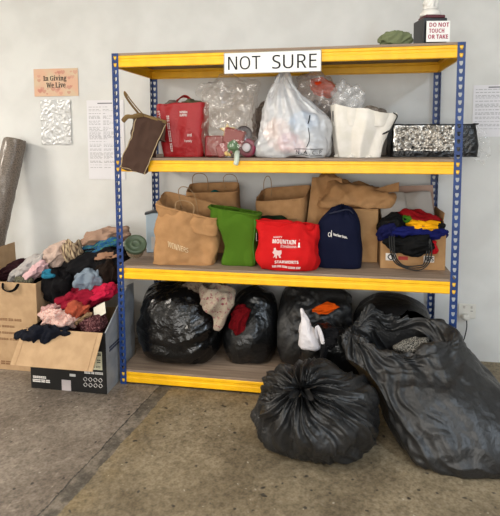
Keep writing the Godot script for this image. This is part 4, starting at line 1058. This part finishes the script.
	for k in 3:
		var off := 0.012 * k
		part("strand", tube(curve([Vector3(-0.13 + off, 0.19, 0.02), Vector3(-0.125 + off, 0.12 - off, 0.03), Vector3(-0.10 + off, 0.05, 0.028), Vector3(-0.04, 0.018 + off * 0.5, 0.026), Vector3(0.03, 0.012 + off, 0.026), Vector3(0.075 - off, 0.05, 0.026), Vector3(0.09 - off, 0.12, 0.022), Vector3(0.08, 0.18, 0.016)], 48), 0.0035), M.cord, cab)

func poly_arrays(poly: PackedVector2Array) -> Dictionary:     # a flat printed shape, cut fine enough to bend with the cloth
	var st := PackedVector3Array()
	var idx := Geometry2D.triangulate_polygon(poly)
	for k in idx: st.append(Vector3(poly[k].x, poly[k].y, 0))
	return {"v": st, "i": null, "lo": Vector3(0, 0, 0), "hi": Vector3(1, 1, 1)}
func pillow(s: Vector3) -> ArrayMesh:
	var S := loft([sec(-s.y / 2, 0, 0, 0, 0, 5), sec(-s.y / 2, 0, 0, s.x * 0.47, s.z * 0.2, 4), sec(-s.y * 0.4, 0, 0, s.x * 0.5, s.z * 0.42, 3.5), sec(0, 0, 0, s.x * 0.5, s.z * 0.5, 3), sec(s.y * 0.4, 0, 0, s.x * 0.5, s.z * 0.42, 3.5), sec(s.y / 2, 0, 0, s.x * 0.47, s.z * 0.2, 4), sec(s.y / 2, 0, 0, 0, 0, 5)], 48, 30)
	displace(S, func(p: Vector3, _u, _v) -> float: return 0.003 * sn(p, 16.0, 4))
	return to_mesh(S)

# ---------------------------------------------------------------- black plastic sacks
func sack_disp(amp: float, s: int, axis: Vector3) -> Callable:
	return func(p: Vector3, _u, v) -> float:
		var w := p + Vector3(sn(p, 3.0, s), sn(p, 3.0, s + 5), sn(p, 3.0, s + 9)) * 0.06
		var q := along(w, axis, 4.0)
		var busy := clampf(0.35 + 1.1 * sn(p, 3.2, s + 12), 0.0, 1.0)
		return amp * clampf(v * 7.0, 0, 1) * (0.7 * sn(p, 3.0, s + 2) + 1.0 * crump(q, 4.6, s % 6) + 0.3 * crump(q, 10.0, (s + 3) % 6) + busy * (0.75 * crump(q, 9.5, (s + 2) % 6) + 0.4 * crump(w, 17.0, (s + 1) % 6) + 0.06 * ridge(q, 20.0, s + 3)))
func sack(called: String, label: String, at: Vector3, secs: Array, m: Material, amp: float, s: int, axis: Vector3, nu := 150, nv := 110, lim = null) -> Node3D:
	var t := thing(called, label, "bag", at)
	var S := loft(secs, nu, nv)
	displace(S, sack_disp(amp, s, axis.normalized()))
	warp(S, func(p: Vector3) -> Vector3:
		var q := Vector3(p.x, maxf(p.y, 0.001), p.z)
		return lim.call(q) if lim else q)
	part("body", to_mesh(S), m, t)
	return t
func tied_sack(called: String, label: String, at: Vector3, r: Vector3, lift: float, axis: Vector3, m: Material, s: int, amp := 0.016) -> Node3D:
	# a filled sack gathered into a knot along axis; it rests on y = 0 of its base
	var t := thing(called, label, "bag", at)
	axis = axis.normalized()
	var S := blob(200, 130, r, 0.10, s, axis)
	var fs := float(s)
	displace(S, func(p: Vector3, u, v) -> float:
		var a := TAU * float(u) + 0.22 * sn(p, 4.0, fs)
		var near := exp(-float(v) * 3.2)
		var pl := ridge(Vector3(cos(a), sin(a), 0.5 * float(v)), 2.6, fs) * 0.8 + ridge(Vector3(cos(a), sin(a), 0.3 * float(v)), 6.0, fs + 2) * 0.5
		var w := p + Vector3(sn(p, 3.0, fs), sn(p, 3.0, fs + 5), sn(p, 3.0, fs + 9)) * 0.06
		var busy := clampf(0.3 + 1.1 * sn(p, 3.2, fs + 12), 0.0, 1.0)
		return amp * (1.5 * near * pl + 0.5 * pl * exp(-float(v) * 2.0) + 0.45 * crump(w, 4.0, s % 6, 0.25) + 0.4 * crump(w, 7.5, (s + 3) % 6, 0.3) + busy * (0.5 * crump(w, 11.0, (s + 1) % 6, 0.3) + 0.25 * crump(w, 20.0, (s + 2) % 6, 0.3)) + 0.4 * sn(p, 3.0, fs + 6)) - 0.05 * exp(-float(v) * 14.0))
	warp(S, func(p: Vector3) -> Vector3:
		var q := p + Vector3(0, lift, 0)
		if q.y < 0.03:
			var k := clampf((0.03 - q.y) / 0.12, 0, 1)
			q.x *= 1.0 + 0.05 * k; q.z *= 1.0 + 0.05 * k
			q.y = 0.001 + 0.029 * exp(-(0.03 - q.y) / 0.02)
		return q)
	part("body", to_mesh(S), m, t)
	# the gathered neck and its two ears
	var root := axis * r * 0.93 + Vector3(0, lift, 0)
	var b := Basis(Quaternion(Vector3.UP, axis))
	var K := surf(72, 24, func(u: float, v: float) -> Vector3:
		var a := TAU * u
		var rr := lerpf(0.022, 0.012, clampf(v * 3.0, 0, 1)) + 0.05 * pow(maxf(0, v - 0.3), 1.3)
		rr *= 1.0 + 0.4 * sin(a * 7.0 + 3.0 * v) * clampf(v * 2.0, 0.3, 1) + 0.5 * sin(a * 2.0 + 1.0) * v
		return root + b * Vector3(cos(a) * rr, v * 0.075 - 0.02 + 0.015 * sin(a * 5.0) * v, sin(a) * rr + 0.03 * v * v))
	part("knot", to_mesh(K), m, t)
	return t

func build_bottom_shelf():
	var y := 0.0880
	sack("bin_bag", "large shiny black bin bag on the bottom shelf by left post", Vector3(0.292, y, -0.285), [sec(0, 0, 0, 0, 0, 3), sec(0, 0, 0, 0.13, 0.11, 3), sec(0.006, 0, 0, 0.19, 0.17, 2.8), sec(0.07, 0, 0, 0.245, 0.222, 2.5), sec(0.16, 0, 0, 0.262, 0.235, 2.4), sec(0.26, 0, 0, 0.258, 0.225, 2.3), sec(0.345, -0.01, 0, 0.235, 0.19, 2.2), sec(0.40, -0.03, 0, 0.19, 0.14, 2.1), sec(0.435, -0.05, -0.02, 0.11, 0.08, 2.0), sec(0.44, -0.05, -0.02, 0, 0, 2)], M.black_bag_gloss, 0.017, 2, Vector3(0.9, 0.35, 0.1), 190, 140, func(p: Vector3) -> Vector3: return Vector3(clampf(p.x, -0.285, 0.245), p.y, clampf(p.z, -0.31, 0.28)))
	var floral := printed(Color(0.60, 0.55, 0.48), Color(0.60, 0.55, 0.48), Color(0.48, 0.18, 0.24), 6.0, 91, 0.035)
	var FC := loft([sec(-0.13, 0.0, 0.03, 0, 0, 2), sec(-0.125, 0.0, 0.03, 0.014, 0.012, 2), sec(-0.06, 0.005, 0.03, 0.05, 0.03, 2.2), sec(0.0, 0.005, 0.02, 0.085, 0.045, 2.4), sec(0.05, -0.01, 0.0, 0.10, 0.055, 2.4), sec(0.085, -0.01, -0.02, 0.09, 0.05, 2.2), sec(0.10, -0.01, -0.03, 0, 0, 2)], 80, 60)
	displace(FC, func(p: Vector3, _u, _v) -> float: return 0.014 * ridge(along(p, Vector3(0.35, 0.93, 0), 3.0), 11.0, 3) + 0.006 * crump(p, 16.0, 2))
	solo("floral_cloth", "cream cloth with pink flower print hanging over the shiny bin bag", "cloth", to_mesh(FC), floral, Vector3(0.555, y + 0.375, -0.12))
	lump("floral_cloth", "beige flowered cloth tucked under the yellow beam behind the bin bag", "cloth", Vector3(0.43, y + 0.43, -0.24), Vector3(0.12, 0.05, 0.06), Vector3(0, 0, 0), printed(Color(0.42, 0.37, 0.31), Color(0.42, 0.37, 0.31), Color(0.25, 0.14, 0.12), 6.0, 92, 0.035), 15, 0.012, 14.0)
	var smoky := plastic(Color(0.06, 0.064, 0.068), 0.3, 0.4)
	sack("bin_bag", "black bin bag with red cloth showing, next to the shiny one", Vector3(0.715, y, -0.30), [sec(0, 0, 0, 0, 0, 3), sec(0, 0, 0, 0.09, 0.1, 3), sec(0.006, 0, 0, 0.13, 0.14, 2.8), sec(0.08, 0, 0, 0.155, 0.17, 2.6), sec(0.18, 0.0, 0, 0.155, 0.165, 2.4), sec(0.28, 0.01, -0.02, 0.14, 0.13, 2.2), sec(0.36, 0.02, -0.04, 0.11, 0.09, 2.1), sec(0.40, 0.02, -0.05, 0.05, 0.04, 2.0), sec(0.402, 0.02, -0.05, 0, 0, 2)], smoky, 0.016, 7, Vector3(0.3, 0.9, 0.2), 150, 110, func(p: Vector3) -> Vector3: return Vector3(clampf(p.x, -0.163, 0.16), p.y, p.z))
	lump("garment", "crimson cloth coming out of the torn black bin bag", "garment", Vector3(0.665, y + 0.275, -0.155), Vector3(0.05, 0.085, 0.03), Vector3(0, 0, -20), fabric(Color(0.40, 0.015, 0.05)), 71, 0.012, 18.0, Vector3(0.3, 0.9, 0))
	sack("bin_bag", "black bin bag topped with an orange cloth on the bottom shelf", Vector3(1.085, y, -0.345), [sec(0, 0, 0, 0, 0, 3), sec(0, 0, 0, 0.13, 0.1, 3), sec(0.006, 0, 0, 0.19, 0.15, 2.8), sec(0.1, 0, 0, 0.225, 0.19, 2.5), sec(0.22, 0.0, 0, 0.232, 0.195, 2.4), sec(0.33, 0.02, -0.01, 0.225, 0.165, 2.3), sec(0.41, 0.03, -0.02, 0.19, 0.11, 2.2), sec(0.44, 0.03, -0.03, 0.1, 0.06, 2.0), sec(0.443, 0.03, -0.03, 0, 0, 2)], M.black_bag, 0.022, 9, Vector3(0.6, 0.7, 0.3), 150, 110, func(p: Vector3) -> Vector3: return Vector3(clampf(p.x, -0.2, 0.232), p.y, minf(p.z, 0.185)))
	lump("garment", "rolled orange cloth lying on a black bin bag", "garment", Vector3(1.165, y + 0.365, -0.165), Vector3(0.075, 0.026, 0.03), Vector3(0, -10, 17), fabric(Color(0.80, 0.30, 0.02)), 73, 0.006, 20.0)
	sack("bin_bag", "low black bin bag at right end of the bottom shelf", Vector3(1.545, y, -0.34), [sec(0, 0, 0, 0, 0, 3), sec(0, 0, 0, 0.15, 0.1, 3), sec(0.006, 0, 0, 0.2, 0.16, 2.8), sec(0.1, 0, 0, 0.225, 0.2, 2.5), sec(0.22, 0.0, 0, 0.225, 0.2, 2.4), sec(0.32, 0.0, -0.01, 0.19, 0.165, 2.2), sec(0.375, -0.01, -0.02, 0.12, 0.1, 2.1), sec(0.395, -0.01, -0.03, 0.05, 0.04, 2.0), sec(0.396, -0.01, -0.03, 0, 0, 2)], M.black_bag, 0.014, 12, Vector3(0.9, 0.2, 0.3), 150, 110, func(p: Vector3) -> Vector3: return Vector3(maxf(p.x, -0.215), p.y, p.z))
	# small sack at the front of the shelf with a white carrier in it
	sack("bin_bag", "small dark smoky bin bag leaning over the bottom shelf edge", Vector3(1.20, y, -0.055), [sec(0, 0, 0, 0, 0, 3), sec(0, 0, 0, 0.1, 0.05, 3), sec(0.006, 0, 0, 0.14, 0.07, 2.8), sec(0.1, 0, 0.015, 0.165, 0.09, 2.5), sec(0.2, 0.0, 0.02, 0.16, 0.095, 2.4), sec(0.27, 0.0, 0.02, 0.125, 0.08, 2.3), sec(0.30, 0.0, 0.02, 0.06, 0.05, 2.1), sec(0.304, 0.0, 0.02, 0, 0, 2)], smoky, 0.016, 15, Vector3(0.3, 0.8, 0.3), 110, 80)
	var wf := plastic(Color(0.80, 0.78, 0.79), 0.4, 0.4)
	var WP := loft([sec(0.0, 0, 0, 0, 0, 2.5), sec(0.0, 0, 0, 0.05, 0.035, 2.5), sec(0.02, 0.0, 0, 0.058, 0.045, 2.5), sec(0.07, -0.008, 0, 0.05, 0.04, 2.3), sec(0.12, -0.02, 0, 0.03, 0.026, 2.1), sec(0.17, -0.034, 0, 0.014, 0.014, 2), sec(0.20, -0.042, 0, 0.007, 0.007, 2), sec(0.204, -0.042, 0, 0, 0, 2)], 72, 60)
	displace(WP, func(p: Vector3, u, v) -> float: return 0.008 * crump(p, 16.0, 3) * clampf(v * 6, 0, 1) + 0.006 * sin(TAU * float(u) * 5.0 + 2.0) * float(v) * (1.0 - float(v)))
	var ws := thing("carrier_bag", "small white plastic bag with a twisted upright handle between bin bags", "bag", Vector3(1.09, 0.325, 0.075))
	part("body", to_mesh(WP), wf, ws)
	part("handle", tube(curve([Vector3(0.045, 0.06, 0.02), Vector3(0.035, 0.1, 0.03), Vector3(0.04, 0.125, 0.03), Vector3(0.058, 0.09, 0.035), Vector3(0.07, 0.04, 0.04)], 18), 0.004, 0.012), wf, ws)
	lump("black_ribbon", "black knotted cloth beside the small white plastic bag", "cloth", Vector3(1.195, 0.385, 0.08), Vector3(0.04, 0.045, 0.035), Vector3(0, 0, 20), M.black_cloth, 77, 0.014, 22.0)
	lump("black_ribbon", "black cloth strip hanging down beside the small white bag", "cloth", Vector3(1.165, 0.32, 0.105), Vector3(0.016, 0.06, 0.012), Vector3(0, 0, -8), M.black_cloth, 78, 0.004, 22.0)

func build_floor_bags():
	tied_sack("bin_bag", "round black bin bag tied in a knot on the floor", Vector3(1.14, 0.0, 0.37), Vector3(0.285, 0.22, 0.235), 0.148, Vector3(-0.2, 0.72, 0.5), M.black_bag, 4, 0.02)
	# the huge sack leaning on the shelving, mouth open towards the shelf
	var big := [sec(0, 0.05, 0, 0, 0, 3), sec(0, 0.05, 0.0, 0.2, 0.18, 3), sec(0.005, 0.040, 0.000, 0.265, 0.250, 3.2, 0, 0, 0.00), sec(0.060, 0.035, -0.005, 0.300, 0.275, 3.0, 0, 0, 0.00), sec(0.160, -0.010, -0.030, 0.315, 0.255, 2.8, 0, 0, 0.00), sec(0.270, -0.100, -0.070, 0.315, 0.215, 2.6, 0, 0, 0.00), sec(0.350, -0.167, -0.105, 0.302, 0.175, 2.4, 0, 0, -0.15), sec(0.410, -0.205, -0.130, 0.280, 0.150, 2.3, 0, 0, -0.30), sec(0.455, -0.215, -0.150, 0.250, 0.140, 2.2, 0, 0, -0.40), sec(0.465, -0.215, -0.150, 0.240, 0.135, 2.2, 0, 0, -0.42), sec(0.455, -0.215, -0.150, 0.220, 0.120, 2.2, 0, 0, -0.42), sec(0.380, -0.215, -0.140, 0.180, 0.100, 2.2, 0, 0, -0.50)]
	var ht := thing("bin_bag", "huge open black bin bag slumped on the floor against the shelving", "bag", Vector3(1.755, 0.0, 0.27))
	var HS := loft(big, 260, 190)
	var base_disp := sack_disp(0.012, 20, Vector3(-0.55, 0.75, -0.3).normalized())
	displace(HS, func(p: Vector3, u, v) -> float:
		var r := p - Vector3(-0.50, 0.47, -0.06)
		var a := atan2(r.y, r.x + 0.6 * r.z)
		var l := Vector2(r.x + 0.6 * r.z, r.y).length()
		var fan := ridge(Vector3(a * 1.5 + 0.25 * sn(p, 3.0, 31), 0.5 * l, 0), 3.2, 33) + 0.35 * ridge(Vector3(a * 1.5 + 0.25 * sn(p, 4.0, 35), 0.8 * l, 0), 7.5, 36)
		var rim := clampf((float(v) - 0.5) * 3.0, 0, 1)
		return float(base_disp.call(p, u, v)) + clampf(float(v) * 6.0, 0, 1) * (0.011 * fan * clampf(1.25 - l * 1.1, 0.25, 1.0) + 0.03 * rim * sn(p, 7.0, 40)))
	warp(HS, func(p: Vector3) -> Vector3:
		var q := Vector3(p.x, maxf(p.y + 0.05 * clampf((p.y - 0.3) * 5.0, 0, 1) * sn(Vector3(p.x, 0, p.z), 6.0, 42), 0.001), maxf(p.z, -0.262))
		var c := Vector3(-0.625, 0.148, 0.10)       # it drapes round the tied sack beside it
		var e := (q - c) / Vector3(0.335, 0.265, 0.285)
		if e.length() < 1.0: q = c + e.normalized() * Vector3(0.335, 0.265, 0.285)
		return Vector3(q.x, maxf(q.y, 0.001), q.z))
	part("body", to_mesh(HS), M.black_bag, ht)
	lump("patterned_cloth", "black and white leaf patterned cloth in the huge bin bag's mouth", "cloth", Vector3(1.60, 0.405, 0.165), Vector3(0.085, 0.04, 0.05), Vector3(0, 0, 8), printed(Color(0.05, 0.05, 0.05), Color(0.62, 0.60, 0.56), Color(0.05, 0.05, 0.05), 10.0, 95, 0.05), 81, 0.008, 18.0)

# ---------------------------------------------------------------- boxes, clothes and the rug
func build_boxes_and_clothes():
	var th := 0.005
	# tall tan carton
	var w := 0.44; var d := 0.44; var h := 0.55
	var o := Vector3(-0.765, 0.0005, -0.275)
	var t := thing("cardboard_carton", "tall tan moving carton with black strap handle against wall", "box", o)
	part("front_panel", box_mesh(Vector3(w, h, th), 0.001), M.cardboard, t, Vector3(0, h / 2, d / 2))
	part("rear_panel", box_mesh(Vector3(w, h, th), 0.001), M.cardboard, t, Vector3(0, h / 2, -d / 2))
	for s in [-1, 1]:
		part("side_panel", box_mesh(Vector3(th, h, d - th), 0.001), M.cardboard, t, Vector3(s * (w / 2 - th / 2), h / 2, 0))
	part("bottom_panel", box_mesh(Vector3(w - 2 * th, th, d - th), 0.001), M.cardboard, t, Vector3(0, th / 2, 0))
	part("flap", box_mesh(Vector3(th, 0.15, d), 0.001), M.cardboard, t, Vector3(-w / 2 + 0.002, h + 0.07, 0), Vector3(0, 0, 0.03))
	part("strap_handle", tube(curve([Vector3(0.005, 0.545, d / 2 + 0.006), Vector3(0.012, 0.515, d / 2 + 0.018), Vector3(0.05, 0.50, d / 2 + 0.024), Vector3(0.09, 0.512, d / 2 + 0.02), Vector3(0.11, 0.545, d / 2 + 0.006)], 26), 0.004, 0.013, 8, Vector3(0, 1, 0.2)), fabric(Color(0.05, 0.05, 0.06)), t)
	var faint := mat(Color(0.50, 0.36, 0.24), 0.8)
	for k in 5:
		text_flat(["=== = ====== == ===", "==== =====", "===== == ======= ==", "=== ==== ====", "=== ======"][k], Vector3(-0.02 + 0.006 * k, [0.318, 0.275, 0.235, 0.195, 0.045][k], d / 2 + 0.003), Vector2([0.27, 0.16, 0.25, 0.2, 0.3][k], [0.014, 0.012, 0.012, 0.012, 0.022][k]), faint, t, "Droid Sans", 700, Basis.IDENTITY, "printed_line")

	# black printed carton in front, its front flap folded down
	var bw := 0.46; var bd := 0.40; var bh := 0.35
	var bo := Vector3(-0.252, 0.0005, -0.075)
	var b := thing("printed_carton", "black printed carton with pale side and tan front flap folded down", "box", bo)
	var black := mat(Color(0.035, 0.033, 0.035), 0.5)
	var pale := mottled(Color(0.56, 0.58, 0.60), Color(0.62, 0.63, 0.65), 0.6, 2.0, 45)
	part("front_panel", box_mesh(Vector3(bw, bh, th), 0.001), black, b, Vector3(0, bh / 2, bd / 2))
	part("rear_panel", box_mesh(Vector3(bw, bh, th), 0.001), M.cardboard, b, Vector3(0, bh / 2, -bd / 2))
	part("side_panel", box_mesh(Vector3(th, bh, bd - th), 0.001), black, b, Vector3(-bw / 2 + th / 2, bh / 2, 0))
	part("bottom_panel", box_mesh(Vector3(bw - 2 * th, th, bd - th), 0.001), M.cardboard, b, Vector3(0, th / 2, 0))
	var sp := part("side_panel", prism(PackedVector2Array([Vector2(-bd / 2, 0), Vector2(bd / 2, 0), Vector2(bd / 2, bh), Vector2(-bd / 2 + 0.09, bh + 0.175), Vector2(-bd / 2, bh + 0.165)]), th), pale, b, Vector3(bw / 2 - th, 0, 0), Vector3(0, -PI / 2, 0))
	sp.basis = Basis(Vector3(0, 0, 1), Vector3(0, 1, 0), Vector3(-1, 0, 0))
	sp.position = Vector3(bw / 2, 0, 0)
	sp.set_meta("label", "pale grey side panel with its flap standing up")
	text_flat("=======", Vector3(bw / 2 + 0.001, 0.24, 0.08), Vector2(0.16, 0.028), mat(Color(0.2, 0.22, 0.3), 0.6), b, "Droid Sans", 700, Basis(Vector3.UP, PI / 2))
	# flap
	var ang := 0.9
	var fp := part("front_flap", box_mesh(Vector3(bw + 0.02, 0.205, th), 0.0015), M.cardboard, b)
	fp.transform = Transform3D(Basis(Vector3.RIGHT, -ang + 0.22) , Vector3(-0.022, bh - 0.0785, bd / 2 + 0.069))
	for s in [-1, 1]:
		part("crease", box_mesh(Vector3(0.004, 0.2, 0.003), 0.001), M.cardboard, fp, Vector3(s * (bw / 2 - 0.02), 0, 0.003))
	var wi: Material = M.white_ink
	var fz := bd / 2 + 0.003
	text_flat("=======", Vector3(-0.175, 0.068, fz), Vector2(0.08, 0.012), wi, b, "Droid Sans", 700)
	text_flat("====== === ===", Vector3(-0.165, 0.047, fz), Vector2(0.105, 0.016), wi, b, "Droid Sans", 700)
	part("printed_label", box_mesh(Vector3(0.056, 0.062, 0.002), 0.0005), mat(Color(0.72, 0.68, 0.68), 0.6), b, Vector3(-0.012, 0.033, fz))
	part("printed_label", box_mesh(Vector3(0.036, 0.015, 0.002), 0.0005), mat(Color(0.8, 0.8, 0.8), 0.6), b, Vector3(0.028, 0.095, fz))
	var sl := part("shipping_label", box_mesh(Vector3(0.09, 0.105, 0.002), 0.0005), mat(Color(0.80, 0.78, 0.66), 0.6), b, Vector3(0.162, 0.19, fz))
	text_flat("====", Vector3(0.02, 0.036, 0.001), Vector2(0.04, 0.014), M.ink, sl, "Droid Sans", 700)
	text_flat("==", Vector3(0.026, -0.002, 0.001), Vector2(0.02, 0.018), M.ink, sl)
	text_flat("==== ===", Vector3(0.0, -0.035, 0.001), Vector2(0.07, 0.01), M.ink, sl)
	text_flat("==== == =====", Vector3(0.155, 0.118, fz), Vector2(0.11, 0.012), wi, b, "Droid Sans", 700)
	for r in 2:
		for k in 4 + r * 0:
			var c := Vector3(0.105 + 0.03 * k, 0.079 - 0.032 * r, fz + 0.001)
			part("printed_emblem", tube(curve([c + Vector3(0.011, 0, 0), c + Vector3(0, 0.011, 0), c + Vector3(-0.011, 0, 0), c + Vector3(0, -0.011, 0), c + Vector3(0.011, 0.001, 0)], 18), 0.0022, 0.0012, 5), wi, b)

	# the heap of clothes
	var stripes := mat(Color.WHITE, 0.92)
	var im := Image.create(64, 64, false, Image.FORMAT_RGB8)
	for j in 64:
		for i in 64: im.set_pixel(i, j, Color(0.70, 0.62, 0.5) if (i / 6) % 2 == 0 else Color(0.33, 0.25, 0.19))
	stripes.albedo_texture = ImageTexture.create_from_image(im); tri(stripes, 9.0)
	var heap := [
		# centre, radii, turn, material, label, fold axis
		[Vector3(-0.765, 0.42, -0.27), Vector3(0.165, 0.12, 0.165), Vector3(0, 0, 0), M.black_cloth, "black clothes filling the tall tan carton", Vector3.RIGHT],
		[Vector3(-0.81, 0.565, -0.26), Vector3(0.10, 0.055, 0.10), Vector3(0, 0, 25), fabric(Color(0.13, 0.035, 0.06)), "dark maroon garment at left in the tall carton", Vector3.RIGHT],
		[Vector3(-0.69, 0.60, -0.22), Vector3(0.14, 0.045, 0.09), Vector3(0, 0, 33), fabric(Color(0.64, 0.62, 0.61)), "pale grey quilted jacket sleeve slanting over the tall carton", Vector3(0.9, 0.2, 0)],
		[Vector3(-0.615, 0.585, -0.15), Vector3(0.11, 0.035, 0.07), Vector3(0, 0, 38), fabric(Color(0.78, 0.64, 0.65)), "pale pink garment slanting beside the grey sleeve", Vector3(0.9, 0.2, 0)],
		[Vector3(-0.665, 0.545, -0.11), Vector3(0.055, 0.03, 0.035), Vector3(0, 0, 10), printed(Color(0.23, 0.22, 0.17), Color(0.42, 0.4, 0.32), Color(0.1, 0.1, 0.08), 8.0, 101), "camouflage green scrap at the tall carton's rim", Vector3.RIGHT],
		[Vector3(-0.505, 0.675, -0.26), Vector3(0.11, 0.075, 0.09), Vector3(0, 0, 25), fabric(Color(0.72, 0.63, 0.58)), "beige fleece garment on top of the clothes heap", Vector3(0.8, 0.5, 0)],
		[Vector3(-0.50, 0.595, -0.13), Vector3(0.05, 0.022, 0.04), Vector3(0, 0, -10), fabric(Color(0.14, 0.42, 0.52)), "small turquoise garment peeping from the heap", Vector3.RIGHT],
		[Vector3(-0.385, 0.70, -0.22), Vector3(0.055, 0.085, 0.06), Vector3(0, 0, 22), stripes, "beige and brown striped knit hanging over the heap", Vector3.UP],
		[Vector3(-0.24, 0.775, -0.36), Vector3(0.16, 0.06, 0.1), Vector3(0, 0, 15), fabric(Color(0.60, 0.49, 0.42)), "pinkish tan sheet on top of heap against post", Vector3.RIGHT],
		[Vector3(-0.225, 0.735, -0.28), Vector3(0.13, 0.035, 0.07), Vector3(0, 0, 17), printed(Color(0.05, 0.30, 0.48), Color(0.05, 0.30, 0.48), Color(0.30, 0.50, 0.12), 7.0, 102), "bright blue and green printed garment near heap top", Vector3(0.9, 0.3, 0)],
		[Vector3(-0.25, 0.62, -0.27), Vector3(0.22, 0.11, 0.16), Vector3(0, 0, 10), M.black_cloth, "large black garment in the middle of the heap", Vector3(0.8, 0.4, 0)],
		[Vector3(-0.43, 0.50, -0.19), Vector3(0.12, 0.12, 0.12), Vector3(0, 0, 30), fabric(Color(0.05, 0.045, 0.055)), "black garment hanging down beside the tall carton", Vector3(0.4, 0.9, 0)],
		[Vector3(-0.17, 0.69, -0.19), Vector3(0.09, 0.02, 0.05), Vector3(0, 0, 12), fabric(Color(0.58, 0.44, 0.35)), "tan strap garment lying across black clothes", Vector3.RIGHT],
		[Vector3(-0.235, 0.57, -0.11), Vector3(0.085, 0.06, 0.05), Vector3(0, 0, 10), fabric(Color(0.46, 0.51, 0.56)), "light blue denim garment in the middle of the heap", Vector3(0.5, 0.8, 0)],
		[Vector3(-0.125, 0.60, -0.17), Vector3(0.07, 0.07, 0.06), Vector3(0, 0, 0), fabric(Color(0.10, 0.065, 0.045)), "dark brown garment beside the denim", Vector3.UP],
		[Vector3(-0.26, 0.47, -0.09), Vector3(0.16, 0.06, 0.09), Vector3(0, 0, 12), fabric(Color(0.50, 0.06, 0.15)), "crimson garment spread across the printed carton", Vector3(0.9, 0.3, 0)],
		[Vector3(-0.115, 0.52, -0.06), Vector3(0.075, 0.035, 0.07), Vector3(0, 0, 25), fabric(Color(0.70, 0.10, 0.23)), "hot pink garment against the carton's pale side", Vector3(0.9, 0.3, 0)],
		[Vector3(-0.30, 0.33, -0.075), Vector3(0.16, 0.09, 0.14), Vector3(0, 0, 0), fabric(Color(0.20, 0.05, 0.07)), "wine red clothes filling the printed carton", Vector3.RIGHT],
		[Vector3(-0.345, 0.385, 0.045), Vector3(0.115, 0.05, 0.06), Vector3(0, 0, -8), printed(Color(0.80, 0.68, 0.64), Color(0.80, 0.68, 0.64), Color(0.70, 0.36, 0.30), 10.0, 103), "white blouse with pink flower print near the flap", Vector3(0.7, 0.6, 0)],
		[Vector3(-0.435, 0.40, -0.01), Vector3(0.055, 0.04, 0.05), Vector3(0, 0, 15), printed(Color(0.70, 0.56, 0.54), Color(0.70, 0.56, 0.54), Color(0.58, 0.3, 0.3), 10.0, 104), "faded pink floral garment above the navy one", Vector3(0.7, 0.6, 0)],
		[Vector3(-0.235, 0.435, 0.02), Vector3(0.065, 0.045, 0.045), Vector3(0, 0, -15), fabric(Color(0.60, 0.28, 0.20)), "rust orange scarf crumpled above the white blouse", Vector3(0.5, 0.8, 0)],
		[Vector3(-0.185, 0.40, 0.06), Vector3(0.06, 0.02, 0.035), Vector3(0, 0, 38), fabric(Color(0.50, 0.40, 0.30)), "tan garment strip between scarf and burgundy dress", Vector3.RIGHT],
		[Vector3(-0.115, 0.36, 0.05), Vector3(0.075, 0.055, 0.06), Vector3(0, 0, 10), printed(Color(0.22, 0.03, 0.06), Color(0.22, 0.03, 0.06), Color(0.6, 0.42, 0.42), 12.0, 105), "burgundy dress with tiny pale flowers by the flap", Vector3(0.6, 0.6, 0)],
		[Vector3(-0.395, 0.325, 0.135), Vector3(0.145, 0.042, 0.05), Vector3(0, 0, 8), fabric(Color(0.06, 0.07, 0.11)), "navy garment hanging over the carton's folded flap", Vector3(0.5, 0.6, 0)]]
	for k in heap.size():
		lump("garment", heap[k][4], "garment", heap[k][0], heap[k][1], heap[k][2], heap[k][3], 110 + k, 0.013, 15.0, heap[k][5], "donated clothes heaped in the cartons")
	solo("paper_slip", "white paper slip stuck between clothes and the carton side", "paper", box_mesh(Vector3(0.085, 0.07, 0.002), 0.0005), mat(Color(0.78, 0.76, 0.7), 0.7), Vector3(-0.10, 0.44, 0.03), Vector3(-0.5, -0.4, 0.6))

	# rug rolled up in plastic, leaning in the corner
	var a0 := Vector3(-1.15, 0.045, -0.22); var a1 := Vector3(-0.988, 1.402, -0.555)
	var L := a0.distance_to(a1)
	var rug := thing("rolled_rug", "grey brown rug rolled up in clear wrap leaning on wall", "rug", a0)
	rug.basis = Basis(Quaternion(Vector3.UP, (a1 - a0).normalized()))
	var RS := surf(60, 90, func(u: float, v: float) -> Vector3:
		var a := TAU * u
		var k := clampf(minf(v, 1 - v) * 60.0, 0, 1)
		var p := Vector3(cos(a), v * L * 6.0, sin(a))
		var rr := 0.076 * (0.93 + 0.07 * k) + 0.0025 * sn(p, 1.5, 3) + 0.0015 * crump(p, 2.0, 2)
		return Vector3(cos(a) * rr, v * L, sin(a) * rr))
	var rugm := mottled(Color(0.29, 0.255, 0.225), Color(0.50, 0.45, 0.40), 0.6, 7.0, 106, 0.05)
	rugm.clearcoat_enabled = true; rugm.clearcoat = 0.6; rugm.clearcoat_roughness = 0.2
	rugm.normal_enabled = true; rugm.normal_texture = M.crinkle_n; rugm.normal_scale = 0.35
	part("roll", to_mesh(RS), rugm, rug)
	var spiral := PackedVector3Array()
	for i in 121:
		var f := i / 120.0
		spiral.append(Vector3(cos(f * TAU * 4.0), 0, sin(f * TAU * 4.0)) * lerpf(0.012, 0.068, f) + Vector3(0, L - 0.004, 0))
	part("rolled_end", tube(spiral, 0.006, 0.012, 6), rugm, rug)
	part("end_disc", lathe([Vector2(0.0, L - 0.012), Vector2(0.072, L - 0.012), Vector2(0.072, L - 0.02), Vector2(0, L - 0.02)]), rugm, rug)
